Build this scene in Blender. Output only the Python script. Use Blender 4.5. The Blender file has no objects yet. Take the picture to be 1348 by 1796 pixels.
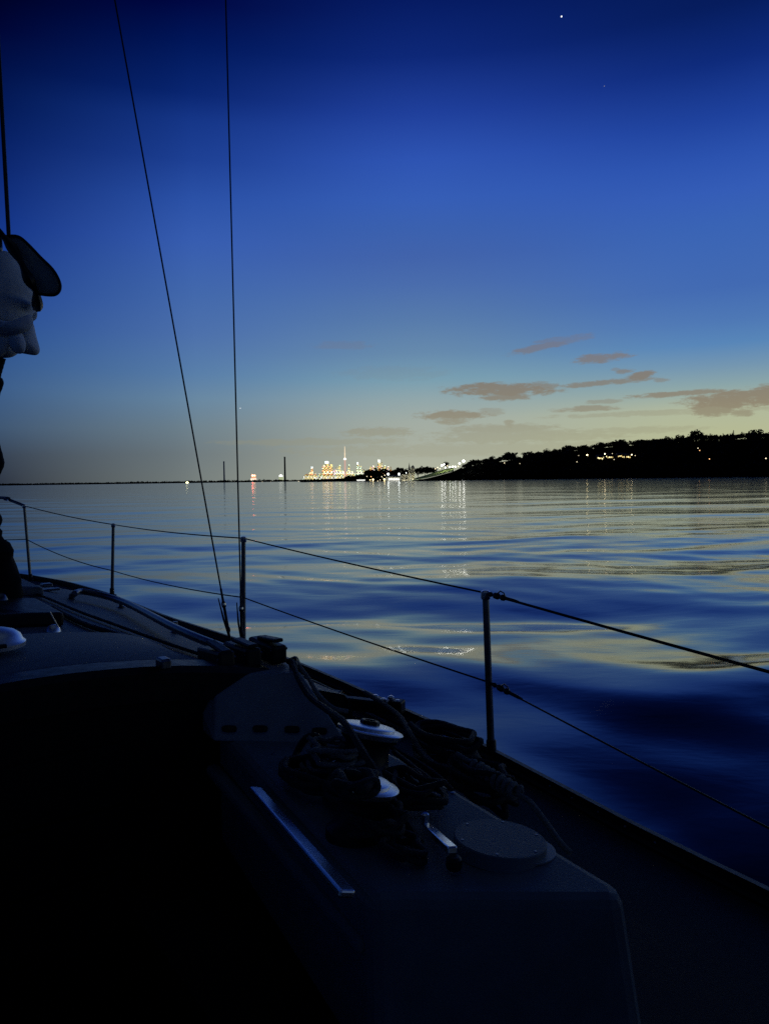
import bpy, bmesh, math, random
import numpy as np
from mathutils import Vector, Matrix, noise as mnoise

R = math.radians
S = bpy.context.scene
COL = S.collection
rnd = random.Random(7)

# ---------------------------------------------------------------- camera
CAM_Z = 2.0
F = 1297.0                                    # focal length in photo pixels (1348 x 1796)
cam = bpy.data.cameras.new('camera')
cam.sensor_fit = 'VERTICAL'; cam.sensor_height = 36.0; cam.lens = 26.0
cam.clip_start = 0.05; cam.clip_end = 60000
cob = bpy.data.objects.new('camera', cam); COL.objects.link(cob)
CM = Matrix.Rotation(R(90 - 2.5), 3, 'X') @ Matrix.Rotation(R(-0.8), 3, 'Z')
cob.matrix_world = Matrix.Translation((0, 0, CAM_Z)) @ CM.to_4x4()
S.camera = cob
S.render.resolution_x = 768; S.render.resolution_y = 1024

def ray(px, py):
    return CM @ Vector(((px - 674) / F, -(py - 898) / F, -1.0))
def P(px, py, Y):
    d = ray(px, py); t = Y / d.y
    return Vector((d.x * t, Y, CAM_Z + d.z * t))
def PZ(px, py, z):
    d = ray(px, py); t = (z - CAM_Z) / d.z
    return Vector((d.x * t, d.y * t, z))
def proj(p):
    q = CM.transposed() @ (Vector(p) - Vector((0, 0, CAM_Z)))
    return 674 + F * q.x / -q.z, 898 - F * q.y / -q.z

# ---------------------------------------------------------------- node helpers
def new_mat(name):
    m = bpy.data.materials.new(name); m.use_nodes = True
    nt = m.node_tree; b = nt.nodes['Principled BSDF']
    return m, nt, b
def mat(name, col, rough=0.5, metal=0.0, var=0.25, scale=30.0, bump=0.0, bscale=None, spec=0.5, stretch=(1, 1, 1)):
    m, nt, b = new_mat(name)
    tc = nt.nodes.new('ShaderNodeTexCoord')
    mp = nt.nodes.new('ShaderNodeMapping'); mp.inputs['Scale'].default_value = stretch
    nt.links.new(tc.outputs['Object'], mp.inputs['Vector'])
    n = nt.nodes.new('ShaderNodeTexNoise'); n.inputs['Scale'].default_value = scale; n.inputs['Detail'].default_value = 5
    nt.links.new(mp.outputs['Vector'], n.inputs['Vector'])
    r = nt.nodes.new('ShaderNodeValToRGB')
    r.color_ramp.elements[0].position = 0.3; r.color_ramp.elements[1].position = 0.72
    r.color_ramp.elements[0].color = (*[c * (1 - var) for c in col], 1)
    r.color_ramp.elements[1].color = (*[min(1, c * (1 + var)) for c in col], 1)
    nt.links.new(n.outputs['Fac'], r.inputs['Fac']); nt.links.new(r.outputs['Color'], b.inputs['Base Color'])
    b.inputs['Metallic'].default_value = metal
    b.inputs['Specular IOR Level'].default_value = spec
    mr = nt.nodes.new('ShaderNodeMapRange')
    mr.inputs['To Min'].default_value = max(0.02, rough * (1 - var)); mr.inputs['To Max'].default_value = min(1, rough * (1 + var))
    nt.links.new(n.outputs['Fac'], mr.inputs['Value']); nt.links.new(mr.outputs['Result'], b.inputs['Roughness'])
    if bump:
        n2 = nt.nodes.new('ShaderNodeTexNoise'); n2.inputs['Scale'].default_value = bscale or scale * 3; n2.inputs['Detail'].default_value = 4
        nt.links.new(mp.outputs['Vector'], n2.inputs['Vector'])
        bp = nt.nodes.new('ShaderNodeBump'); bp.inputs['Distance'].default_value = bump; bp.inputs['Strength'].default_value = 1
        nt.links.new(n2.outputs['Fac'], bp.inputs['Height']); nt.links.new(bp.outputs['Normal'], b.inputs['Normal'])
    return m
def emit(name, col, strength, sample=True):
    m, nt, b = new_mat(name)
    b.inputs['Base Color'].default_value = (0.02, 0.02, 0.02, 1)
    b.inputs['Emission Color'].default_value = (*col, 1)
    b.inputs['Emission Strength'].default_value = strength
    if not sample: m.cycles.emission_sampling = 'NONE'
    return m
def s2l(c):
    return tuple(((v / 255) / 12.92 if v / 255 <= 0.04045 else (((v / 255) + 0.055) / 1.055) ** 2.4) for v in c)

# ---------------------------------------------------------------- sky (world), exposure
W = bpy.data.worlds.new('World'); S.world = W; W.use_nodes = True
nt = W.node_tree; nt.nodes.clear()
N = nt.nodes.new; L = nt.links.new
out = N('ShaderNodeOutputWorld'); bg = N('ShaderNodeBackground'); L(bg.outputs[0], out.inputs[0])
tc = N('ShaderNodeTexCoord')
sep = N('ShaderNodeSeparateXYZ'); L(tc.outputs['Generated'], sep.inputs[0])
def M(op, a, b=None, c=None, clamp=False):
    n = N('ShaderNodeMath'); n.operation = op; n.use_clamp = clamp
    for i, v in enumerate((a, b, c)):
        if v is None: continue
        if isinstance(v, (int, float)): n.inputs[i].default_value = v
        else: L(v, n.inputs[i])
    return n.outputs[0]
el = M('MULTIPLY', M('ARCSINE', sep.outputs['Z']), 180 / math.pi)        # degrees above the horizon
az = M('MULTIPLY', M('ARCTAN2', sep.outputs['X'], sep.outputs['Y']), 180 / math.pi)   # degrees to the right of +Y
def ramp(stops, fac):
    r = N('ShaderNodeValToRGB'); cr = r.color_ramp; cr.interpolation = 'EASE' if False else 'LINEAR'
    while len(cr.elements) > 1: cr.elements.remove(cr.elements[-1])
    for i, (p, c) in enumerate(stops):
        e = cr.elements[0] if i == 0 else cr.elements.new(p)
        e.position = p; e.color = (*s2l(c), 1)
    L(fac, r.inputs['Fac']); return r.outputs['Color']
elf = M('DIVIDE', M('MAXIMUM', el, 0.0), 60.0, clamp=True)
q = lambda e: e / 60.0
def ae(px, py):
    d = ray(px, py).normalized()
    return math.degrees(math.atan2(d.x, d.y)), math.degrees(math.asin(d.z))
def column(px, stops, high):
    st = sorted((max(0.0, q(ae(px, py)[1])), c) for py, c in stops)
    return ramp(st + high, elf)
HI = [(q(38), (1, 12, 56)), (q(45), (1, 7, 34)), (q(54), (14, 23, 46)), (1, (32, 43, 62))]
skyR = column(1290, [(0, (6, 28, 92)), (100, (14, 42, 122)), (200, (30, 65, 156)), (270, (43, 82, 174)), (330, (52, 92, 182)), (390, (57, 99, 180)), (500, (66, 106, 178)), (560, (78, 120, 181)),
                     (600, (88, 134, 184)), (640, (116, 150, 176)), (675, (140, 166, 168)), (715, (176, 184, 156)), (760, (182, 186, 148)), (835, (182, 182, 142))], HI)
skyC = column(720, [(0, (6, 27, 98)), (100, (14, 40, 120)), (200, (32, 64, 156)), (280, (46, 84, 178)), (350, (54, 94, 182)), (400, (59, 97, 175)), (450, (66, 100, 172)), (500, (75, 110, 174)),
                    (560, (88, 124, 173)), (620, (104, 140, 174)), (665, (122, 160, 178)), (700, (146, 168, 172)), (740, (164, 174, 165)), (800, (173, 177, 160)), (838, (180, 183, 162))], HI)
skyM = column(330, [(0, (0, 5, 62)), (70, (0, 20, 85)), (164, (8, 36, 110)), (210, (20, 52, 132)), (280, (28, 62, 145)), (350, (42, 80, 165)), (421, (54, 92, 175)), (515, (66, 104, 172)), (585, (76, 112, 172)),
                     (655, (88, 126, 170)), (700, (104, 136, 163)), (750, (110, 130, 142)), (795, (110, 122, 127)), (838, (116, 125, 124))], HI)
skyL = column(60, [(0, (0, 0, 26)), (60, (0, 2, 44)), (120, (0, 11, 62)), (200, (1, 20, 80)), (300, (6, 32, 104)), (400, (12, 46, 128)), (520, (28, 66, 142)), (600, (40, 80, 142)), (680, (56, 90, 136)),
                   (750, (60, 84, 113)), (800, (50, 62, 80)), (845, (38, 46, 62))], [(q(45), (0, 3, 22)), (q(54), (9, 17, 40)), (1, (30, 41, 60))])
def smooth(v, a, b):
    n = N('ShaderNodeMapRange'); n.interpolation_type = 'SMOOTHSTEP'
    n.inputs['From Min'].default_value = a; n.inputs['From Max'].default_value = b
    L(v, n.inputs['Value']); return n.outputs['Result']
def mixc(f, a, b):
    n = N('ShaderNodeMix'); n.data_type = 'RGBA'
    if isinstance(f, (int, float)): n.inputs[0].default_value = f
    else: L(f, n.inputs[0])
    for s, v in ((6, a), (7, b)):
        if isinstance(v, tuple): n.inputs[s].default_value = (*v, 1)
        else: L(v, n.inputs[s])
    return n.outputs[2]
def lin(v, a, b):
    n = N('ShaderNodeMapRange'); n.inputs['From Min'].default_value = a; n.inputs['From Max'].default_value = b; L(v, n.inputs['Value']); return n.outputs['Result']
lc = M('MULTIPLY', lin(az, -28, -14), smooth(az, 170, 60))
base = mixc(lc, skyL, mixc(smooth(az, -17, 4), skyM, mixc(smooth(az, 2, 26), skyC, skyR)))
# cloud banks low in the glow: each a soft ellipse in azimuth / elevation, torn by noise
nz = N('ShaderNodeTexNoise'); nz.inputs['Scale'].default_value = 1.0; nz.inputs['Detail'].default_value = 9; nz.inputs['Roughness'].default_value = 0.72
cv = N('ShaderNodeCombineXYZ'); L(M('MULTIPLY', az, 0.75), cv.inputs[0]); L(M('MULTIPLY', el, 2.6), cv.inputs[1]); L(cv.outputs[0], nz.inputs['Vector'])
nzf = M('MULTIPLY', M('SUBTRACT', nz.outputs['Fac'], 0.5), 3.4)
CLOUDS = [  # px, py, half width, half height (photo pixels), tilt, density
    (945, 609, 50, 7, .16, .8), (985, 597, 48, 7, .10, .55), (1054, 627, 48, 8, .06, .9), (880, 684, 90, 12, -.02, 1), (885, 696, 45, 7, 0, .9), (950, 678, 28, 8, 0, .8),
    (1060, 671, 78, 5, .04, .85), (1118, 660, 26, 7, .12, 1), (1095, 651, 16, 4, 0, .8), (1077, 648, 9, 3, 0, .5), (1158, 667, 15, 4, 0, .6), (1060, 704, 32, 4, 0, .5),
    (795, 728, 58, 8, 0, .85), (795, 738, 30, 6, 0, .7), (860, 722, 22, 6, 0, .4), (1190, 691, 90, 5, .02, .9), (1290, 700, 92, 17, .0, 1), (1350, 690, 60, 14, 0, 1), (1250, 715, 40, 16, 0, .9), (1300, 724, 20, 7, 0, .8),
    (1030, 717, 56, 5, 0, .7), (1180, 723, 220, 5, 0, .35), (890, 764, 128, 13, 0, .45), (880, 752, 95, 8, 0, .5), (892, 744, 10, 7, 0, .6), (665, 758, 60, 8, 0, .5),
    (1000, 766, 90, 7, 0, .4), (840, 788, 330, 11, .0, .3), (560, 775, 160, 6, 0, .35), (1110, 755, 120, 6, 0, .35), (600, 606, 48, 7, 0, .3), (1480, 700, 120, 22, 0, .9), (690, 655, 90, 12, 0, .12)]
cloud = None
for (px, py, hw, hh, tilt, dens) in CLOUDS:
    a0, e0 = ae(px, py); a1, _ = ae(px + hw, py); _, e1 = ae(px, py - hh)
    wa, we = abs(a1 - a0), abs(e1 - e0)
    da = M('SUBTRACT', az, a0)
    de = M('SUBTRACT', M('SUBTRACT', el, e0), M('MULTIPLY', da, tilt))
    x2 = M('POWER', M('DIVIDE', M('ABSOLUTE', da), wa * 1.3), 2.0); y2 = M('POWER', M('DIVIDE', M('ABSOLUTE', de), we * 1.3), 2.0)
    v = M('ADD', M('SUBTRACT', 1.0, M('ADD', x2, y2)), nzf)
    v = M('MULTIPLY', smooth(v, 0.0, 0.8), dens)
    cloud = v if cloud is None else M('MAXIMUM', cloud, v)
ccol = ramp([(0, (158, 156, 130)), (q(3), (152, 148, 120)), (q(5), (142, 131, 110)), (q(7), (132, 124, 112)), (q(9), (124, 120, 122)), (q(12), (100, 114, 150)), (1, (40, 50, 80))], elf)
ccol = mixc(lc, skyL, ccol)
sky = mixc(M('MULTIPLY', cloud, 0.92), base, ccol)
# very faint uneven haze high up
nz2 = N('ShaderNodeTexNoise'); nz2.inputs['Scale'].default_value = 2.2; nz2.inputs['Detail'].default_value = 3; L(tc.outputs['Generated'], nz2.inputs['Vector'])
hz = M('ADD', 0.93, M('MULTIPLY', nz2.outputs['Fac'], 0.14))
hz = M('MULTIPLY', hz, M('ADD', 0.4, M('MULTIPLY', M('MAXIMUM', smooth(M('ABSOLUTE', az), 120, 50), smooth(el, 45, 60)), 0.6)))
vm = N('ShaderNodeVectorMath'); vm.operation = 'SCALE'; L(sky, vm.inputs[0]); L(hz, vm.inputs['Scale'])
L(vm.outputs[0], bg.inputs['Color']); bg.inputs['Strength'].default_value = 1.0
W.cycles.sampling_method = 'AUTOMATIC'

vs = S.view_settings; vs.view_transform = 'Standard'; vs.look = 'None'; vs.exposure = 0; vs.gamma = 1; vs.use_curve_mapping = False
S.cycles.max_bounces = 6; S.cycles.diffuse_bounces = 2; S.cycles.glossy_bounces = 4
S.cycles.sample_clamp_indirect = 6.0; S.cycles.sample_clamp_direct = 6
S.cycles.use_light_tree = True
S.cycles.use_denoising = False
try: S.cycles.denoiser = 'OPENIMAGEDENOISE'
except Exception: pass

# ---------------------------------------------------------------- tagging
def tag(o, label=None, cat=None, group=None, kind=None):
    if label: o['label'] = label
    if cat: o['category'] = cat
    if group: o['group'] = group
    if kind: o['kind'] = kind
    return o
def empty(name, loc, label, cat, group=None):
    o = bpy.data.objects.new(name, None); COL.objects.link(o); o.location = loc; o.empty_display_size = 0.1
    return tag(o, label, cat, group)
def copy_tree(o, parent=None):
    c = o.copy(); COL.objects.link(c)
    if parent is not None: c.parent = parent
    for ch in [x for x in S.objects if x.parent == o and x is not c]: copy_tree(ch, c)
    return c

# ---------------------------------------------------------------- mesh builder
class MB:
    def __init__(s): s.v = []; s.f = []
    def add(s, vs, fs):
        k = len(s.v); s.v += [tuple(x) for x in vs]; s.f += [tuple(i + k for i in f) for f in fs]; return s
    def box(s, c, size, ax=None):
        ax = ax or Matrix.Identity(3)
        vs = []
        for x in (-.5, .5):
            for y in (-.5, .5):
                for z in (-.5, .5):
                    vs.append(Vector(c) + ax @ Vector((x * size[0], y * size[1], z * size[2])))
        return s.add(vs, [(0, 1, 3, 2), (4, 6, 7, 5), (0, 4, 5, 1), (2, 3, 7, 6), (0, 2, 6, 4), (1, 5, 7, 3)])
    def tube(s, pts, r, n=8, caps=True):
        pts = [Vector(p) for p in pts]; m = len(pts)
        if isinstance(r, (int, float)): r = [r] * m
        t0 = (pts[1] - pts[0]).normalized()
        u = t0.orthogonal().normalized(); vs = []
        for i, p in enumerate(pts):
            t = (pts[min(i + 1, m - 1)] - pts[max(i - 1, 0)])
            t = t.normalized() if t.length > 1e-9 else t0
            u = (u - t * u.dot(t)); u = u.normalized() if u.length > 1e-6 else t.orthogonal().normalized()
            w = t.cross(u)
            for k in range(n):
                a = 2 * math.pi * k / n
                vs.append(p + (u * math.cos(a) + w * math.sin(a)) * r[i])
        fs = [(i * n + k, i * n + (k + 1) % n, (i + 1) * n + (k + 1) % n, (i + 1) * n + k) for i in range(m - 1) for k in range(n)]
        if caps: fs += [tuple(range(n))[::-1], tuple((m - 1) * n + k for k in range(n))]
        return s.add(vs, fs)
    def lathe(s, prof, c=(0, 0, 0), ax=None, n=32, wob=None):
        ax = ax or Matrix.Identity(3); vs = []
        for (r, z) in prof:
            for k in range(n):
                a = 2 * math.pi * k / n
                rr = r * (wob(a, z) if wob else 1)
                vs.append(Vector(c) + ax @ Vector((rr * math.cos(a), rr * math.sin(a), z)))
        m = len(prof)
        fs = [(i * n + k, i * n + (k + 1) % n, (i + 1) * n + (k + 1) % n, (i + 1) * n + k) for i in range(m - 1) for k in range(n)]
        fs += [tuple(range(n))[::-1], tuple((m - 1) * n + k for k in range(n))]
        return s.add(vs, fs)
    def sphere(s, c, r, n=12, m=8, sq=(1, 1, 1)):
        prof = [(r * math.sin(math.pi * (i + .02) / (m + .04)), -r * math.cos(math.pi * (i + .02) / (m + .04))) for i in range(m + 1)]
        return s.lathe([(a * sq[0], b * sq[2]) for a, b in prof], c, None, n)
    def prism(s, top, bot):
        n = len(top)
        return s.add(list(top) + list(bot), [tuple(range(n)), tuple(range(2 * n - 1, n - 1, -1))] + [(i, i + n, (i + 1) % n + n, (i + 1) % n) for i in range(n)])
    def grid(s, rows):
        n = len(rows[0]); vs = [p for r in rows for p in r]
        return s.add(vs, [(i * n + j, i * n + j + 1, (i + 1) * n + j + 1, (i + 1) * n + j) for i in range(len(rows) - 1) for j in range(n - 1)])
    def build(s, name, m, parent=None, smooth=False, bevel=0, loc=None):
        me = bpy.data.meshes.new(name)
        pl = Vector(loc) if loc is not None else Vector((0, 0, 0))
        pw = Vector((0, 0, 0))
        q_ = parent
        while q_ is not None: pw += q_.location; q_ = q_.parent
        me.from_pydata([tuple(Vector(v) - pl - pw) for v in s.v], [], s.f)
        bm = bmesh.new(); bm.from_mesh(me); bmesh.ops.recalc_face_normals(bm, faces=bm.faces); bm.to_mesh(me); bm.free()
        o = bpy.data.objects.new(name, me); COL.objects.link(o); me.materials.append(m)
        if parent is not None: o.parent = parent
        if loc is not None: o.location = pl
        if smooth:
            me.polygons.foreach_set('use_smooth', [True] * len(me.polygons))
            try: me.set_sharp_from_angle(angle=R(40))
            except Exception: pass
        if bevel:
            b = o.modifiers.new('bevel', 'BEVEL'); b.width = bevel; b.segments = 2; b.limit_method = 'ANGLE'; b.angle_limit = R(30)
        return o
def spline(pts, n=8):
    """Catmull-Rom through pts"""
    pts = [Vector(p) for p in pts]; o = []
    for i in range(len(pts) - 1):
        a, b, c, d = pts[max(i - 1, 0)], pts[i], pts[i + 1], pts[min(i + 2, len(pts) - 1)]
        for k in range(n):
            t = k / n
            o.append(.5 * ((2 * b) + (c - a) * t + (2 * a - 5 * b + 4 * c - d) * t * t + (3 * b - a - 3 * c + d) * t ** 3))
    o.append(pts[-1]); return o
def frame_z(normal, xdir=(1, 0, 0)):
    z = Vector(normal).normalized(); x = Vector(xdir); x = (x - z * x.dot(z)).normalized(); y = z.cross(x)
    return Matrix((x, y, z)).transposed()

# ---------------------------------------------------------------- materials
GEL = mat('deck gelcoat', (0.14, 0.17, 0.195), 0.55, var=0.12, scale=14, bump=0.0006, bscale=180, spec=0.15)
GEL_LIT = mat('gelcoat with lit tone', (0.22, 0.25, 0.28), 0.5, var=0.1, scale=20)  # paler copy of the deck gelcoat, lit brightness put into the colour
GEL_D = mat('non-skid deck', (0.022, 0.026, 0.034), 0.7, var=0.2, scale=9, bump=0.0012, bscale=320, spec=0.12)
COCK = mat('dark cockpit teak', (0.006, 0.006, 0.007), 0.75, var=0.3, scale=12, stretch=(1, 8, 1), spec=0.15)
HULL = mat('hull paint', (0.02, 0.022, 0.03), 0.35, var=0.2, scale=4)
BLACK = mat('black fitting', (0.008, 0.008, 0.009), 0.45, var=0.3, scale=40, spec=0.3)
STEEL = mat('polished steel', (0.85, 0.86, 0.9), 0.28, 1.0, var=0.06, scale=60)
STEEL_T = mat('weathered steel tube', (0.16, 0.17, 0.19), 0.35, 1.0, var=0.25, scale=40)
SATIN = mat('pale anodised strip', (0.97, 0.98, 1.0), 0.34, 1.0, var=0.04, scale=50)
CHROME = mat('satin chrome', (0.97, 0.98, 1.0), 0.40, 1.0, var=0.08, scale=80)
WIRE = mat('rigging wire', (0.03, 0.03, 0.035), 0.5, 0.5, var=0.3, scale=200)
ROPE_D = mat('dark braided rope', (0.032, 0.033, 0.034), 0.85, var=0.6, scale=220, bump=0.002, bscale=500, spec=0.2)
ROPE_L = mat('pale braided rope', (0.2, 0.21, 0.2), 0.85, var=0.45, scale=200, bump=0.002, bscale=500, spec=0.2)
CLOTH = mat('sailcloth', (0.82, 0.85, 0.87), 0.8, var=0.08, scale=9, bump=0.012, bscale=9)
CLOTH_D = mat('grey green canvas', (0.30, 0.34, 0.31), 0.8, var=0.12, scale=20, bump=0.001, bscale=300)
CANVAS = mat('black canvas', (0.004, 0.004, 0.005), 0.9, var=0.3, scale=20, spec=0.1)
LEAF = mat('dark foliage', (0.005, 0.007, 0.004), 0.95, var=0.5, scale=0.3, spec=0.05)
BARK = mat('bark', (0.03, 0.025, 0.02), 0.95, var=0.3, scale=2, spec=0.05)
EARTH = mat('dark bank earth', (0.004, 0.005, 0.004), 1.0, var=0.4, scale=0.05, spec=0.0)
GRASS = mat('mown grass', (0.28, 0.38, 0.11), 0.95, var=0.35, scale=0.25, spec=0.05)
STONE = mat('pale limestone', (0.5, 0.47, 0.36), 0.85, var=0.2, scale=0.4)
SLATE = mat('dark slate roof', (0.03, 0.035, 0.04), 0.8, var=0.3, scale=0.5)
CONC = mat('weathered concrete', (0.05, 0.055, 0.06), 0.9, var=0.2, scale=0.05)
CONC_HAZE = mat('haze-toned concrete', (0.6, 0.62, 0.65), 0.9, var=0.2, scale=0.05)  # paled so the distant chimney carries the haze in its colour

# ---------------------------------------------------------------- water
def build_water():
    rng = np.random.RandomState(11)
    ang = np.concatenate([np.linspace(-180, -44, 34, endpoint=False), np.linspace(-44, 44, 620), np.linspace(44, 180, 35)[1:]])
    rad = [0.6]
    while rad[-1] < 300: rad.append(rad[-1] * 1.0085)
    while rad[-1] < 24000: rad.append(rad[-1] * 1.05)
    rad = np.array(rad)
    A, D = np.meshgrid(np.radians(ang), rad)
    X = D * np.sin(A); Y = D * np.cos(A)
    fine = (np.abs(A) < R(44.5))
    sp = np.where(fine, np.maximum(D * 0.0085, D * R(88 / 620)), D * R(4))
    H = np.zeros_like(X)
    # gentle domain warp so crests wander
    wx = X + 0.9 * np.sin(0.31 * Y + 1.3) + 0.5 * np.sin(0.83 * Y + 0.21 * X)
    wy = Y + 0.8 * np.sin(0.27 * X + 0.4) + 0.35 * np.sin(0.71 * X - 0.33 * Y + 2.0)
    def comp(lo, hi, n, slope, spread, mask=1.0):
        nonlocal H
        for i in range(n):
            lam = lo * (hi / lo) ** rng.rand()
            th = R(-9) + rng.randn() * R(spread)           # travel direction measured from +Y
            k = 2 * math.pi / lam
            amp = slope * math.sqrt(2.0 / n) / k
            ph = rng.rand() * 6.283
            att = np.clip((lam / sp - 3.0) / 4.0, 0, 1)
            H += amp * att * mask * np.sin(k * (wx * math.sin(th) + wy * math.cos(th)) + ph)
    # the long low swell: slope along Y, phase set by distance, integrated to a height
    yy = np.linspace(2.0, 60, 6000)
    sl = np.cos(2 * math.pi * (2594.0 / yy - 263.0) / 155.0) * -0.075 * np.clip((yy - 3.0) / 2, 0, 1) * np.clip(1 - (yy - 13) / 10, 0, 1)
    sl = np.where(sl < 0, sl * 0.95, sl)
    hh = np.cumsum(sl) * (yy[1] - yy[0]); hh -= np.interp(yy, [2, 23, 60], [hh[0], hh[-1], hh[-1]])
    sl = np.where(yy < 5.2, 0.11 * np.clip((yy - 1.5) / 1.5, 0, 1), sl)
    hh = np.cumsum(sl) * (yy[1] - yy[0]); hh -= hh[-1]
    sl2 = np.where(yy < 7.8, 0.10 * np.clip((yy - 1.5) / 1.5, 0, 1), sl)
    hh2 = np.cumsum(sl2) * (yy[1] - yy[0]); hh2 -= hh2[-1]
    long_ = -0.022 * np.clip((yy - 5) / 3, 0, 1) * np.clip((24 - yy) / 5, 0, 1)       # back of a long low swell, rising again far out
    lo = np.cumsum(long_) * (yy[1] - yy[0])
    Ye = Y + 0.30 * X + 0.5 * np.sin(0.55 * X + 0.3 * Y) + 0.25 * np.sin(1.3 * X - 0.5 * Y + 1.0)
    edge = np.clip((Ye - 2) / 3, 0, 1) * np.clip((40 - np.abs(X)) / 20, 0, 1)
    w2 = np.clip((X - 0.4) / 1.6, 0, 1); w2 = w2 * w2 * (3 - 2 * w2)
    H += (np.interp(Ye, yy, hh) * (1 - w2) + np.interp(Ye, yy, hh2) * w2) * np.where(Ye < 5.5, 1.0, edge) * (0.75 + 0.35 * np.sin(0.35 * X + 0.8))
    H += (np.interp(Y, yy, lo) - lo[-1] * np.clip((Y - 25) / 60, 0, 1) ) * np.clip((60 - np.abs(X)) / 30, 0, 1)
    comp(2.6, 6.5, 9, 0.020, 16)
    comp(1.0, 2.4, 18, 0.026, 36)
    m1 = 0.55 + 0.45 * np.sin(0.5 * X + 0.9 * Y + 1.0) * np.sin(0.23 * X - 0.41 * Y)
    comp(0.4, 1.0, 18, 0.012, 34, m1)
    comp(9, 30, 8, 0.005, 20)
    comp(4.5, 16, 14, 0.022, 13, np.clip((D - 14) / 14, 0, 1))
    H *= np.clip(1.0 - (D - 12) / 60, 0.55, 1)
    H *= np.clip(1.0 - (D - 70) / 220, 0.0, 1)
    nr, nc = X.shape
    V = np.stack([X, Y, H], -1).reshape(-1, 3)
    i = np.arange(nr - 1)[:, None]; j = np.arange(nc)[None, :]; j2 = (j + 1) % nc
    Q = np.stack([i * nc + j, i * nc + j2, (i + 1) * nc + j2, (i + 1) * nc + j], -1)[:, :-1].reshape(-1, 4)
    # drop the seam duplicate: -180 and 180 coincide
    me = bpy.data.meshes.new('water')
    me.vertices.add(len(V)); me.vertices.foreach_set('co', V.ravel())
    me.loops.add(Q.size); me.loops.foreach_set('vertex_index', Q[:, ::-1].ravel().astype(np.int32))
    me.polygons.add(len(Q)); me.polygons.foreach_set('loop_start', np.arange(0, Q.size, 4, dtype=np.int32))
    me.polygons.foreach_set('loop_total', np.full(len(Q), 4, dtype=np.int32))
    me.update(calc_edges=True); me.validate()
    me.polygons.foreach_set('use_smooth', [True] * len(me.polygons))
    m, nt, b = new_mat('lake water')
    b.inputs['Base Color'].default_value = (0.0008, 0.0022, 0.006, 1)
    b.inputs['Roughness'].default_value = 0.085
    b.inputs['IOR'].default_value = 1.6
    b.inputs['Coat Weight'].default_value = 0.25; b.inputs['Coat Roughness'].default_value = 0.085; b.inputs['Coat IOR'].default_value = 1.5; b.inputs['Coat Tint'].default_value = (1, 1, 1, 1)
    tc = nt.nodes.new('ShaderNodeTexCoord')
    geo = nt.nodes.new('ShaderNodeNewGeometry')
    ln = nt.nodes.new('ShaderNodeVectorMath'); ln.operation = 'LENGTH'; nt.links.new(geo.outputs['Position'], ln.inputs[0])
    lee = nt.nodes.new('ShaderNodeMapRange'); lee.interpolation_type = 'SMOOTHSTEP'      # smooth water in the lee of the hull, rippled farther out
    for k_, v_ in (('From Min', 9), ('From Max', 26), ('To Min', 0.34), ('To Max', 0.8)): lee.inputs[k_].default_value = v_
    nt.links.new(ln.outputs['Value'], lee.inputs['Value'])
    prev = None
    for (sc, sx, dist, det, rot) in ((0.055, 0.40, 0.08, 3, 4), (0.32, 0.32, 0.045, 3, -7), (1.5, 0.42, 0.015, 4, 5), (6.0, 0.6, 0.0030, 3, -12)):
        mp = nt.nodes.new('ShaderNodeMapping'); mp.inputs['Scale'].default_value = (sc * sx, sc, 1); mp.inputs['Rotation'].default_value = (0, 0, R(rot))
        nt.links.new(tc.outputs['Object'], mp.inputs['Vector'])
        n = nt.nodes.new('ShaderNodeTexNoise'); n.inputs['Scale'].default_value = 1; n.inputs['Detail'].default_value = det; n.inputs['Roughness'].default_value = 0.5
        n.inputs['Distortion'].default_value = 0.4
        nt.links.new(mp.outputs['Vector'], n.inputs['Vector'])
        bp = nt.nodes.new('ShaderNodeBump'); bp.inputs['Strength'].default_value = 1; bp.inputs['Distance'].default_value = dist
        nt.links.new(n.outputs['Fac'], bp.inputs['Height']); nt.links.new(lee.outputs['Result'], bp.inputs['Strength'])
        if prev: nt.links.new(prev.outputs['Normal'], bp.inputs['Normal'])
        prev = bp
    nt.links.new(prev.outputs['Normal'], b.inputs['Normal']); nt.links.new(prev.outputs['Normal'], b.inputs['Coat Normal'])
    o = bpy.data.objects.new('water', me); COL.objects.link(o); me.materials.append(m)
    tag(o, 'calm rippling lake water reflecting the evening sky', None, None, 'structure')
build_water()

# ---------------------------------------------------------------- far shore, hill and woods
def interp(pts, x):
    if x <= pts[0][0]: return pts[0][1]
    for (a, b), (c, d) in zip(pts, pts[1:]):
        if x <= c: return b + (d - b) * (x - a) / (c - a)
    return pts[-1][1]
def hor(px): return 841.4 - (px - 674) * math.tan(R(0.8))      # the horizon's row in the photograph
def leafy(mb_v, mb_f, c, rx, rz, n, size, rg):
    """leaf clumps (small tilted quads and tetrahedra) spread through an uneven crown"""
    k = len(mb_v)
    for _ in range(n):
        while True:
            p = np.array([rg.uniform(-1, 1), rg.uniform(-1, 1), rg.uniform(-1, 1)])
            if p @ p < 1: break
        p = p * (0.55 + 0.45 * (p @ p) ** .5)
        q_ = np.array(c) + p * (rx, rx, rz)
        s_ = size * rg.uniform(.55, 1.3)
        b = len(mb_v)
        for _k in range(4):
            d = np.array([rg.gauss(0, 1), rg.gauss(0, 1), rg.gauss(0, .8)]); d = d / (np.linalg.norm(d) + 1e-6) * s_
            mb_v.append(tuple(q_ + d))
        mb_f += [(b, b + 1, b + 2), (b, b + 2, b + 3), (b, b + 3, b + 1), (b + 1, b + 3, b + 2)]
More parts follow.
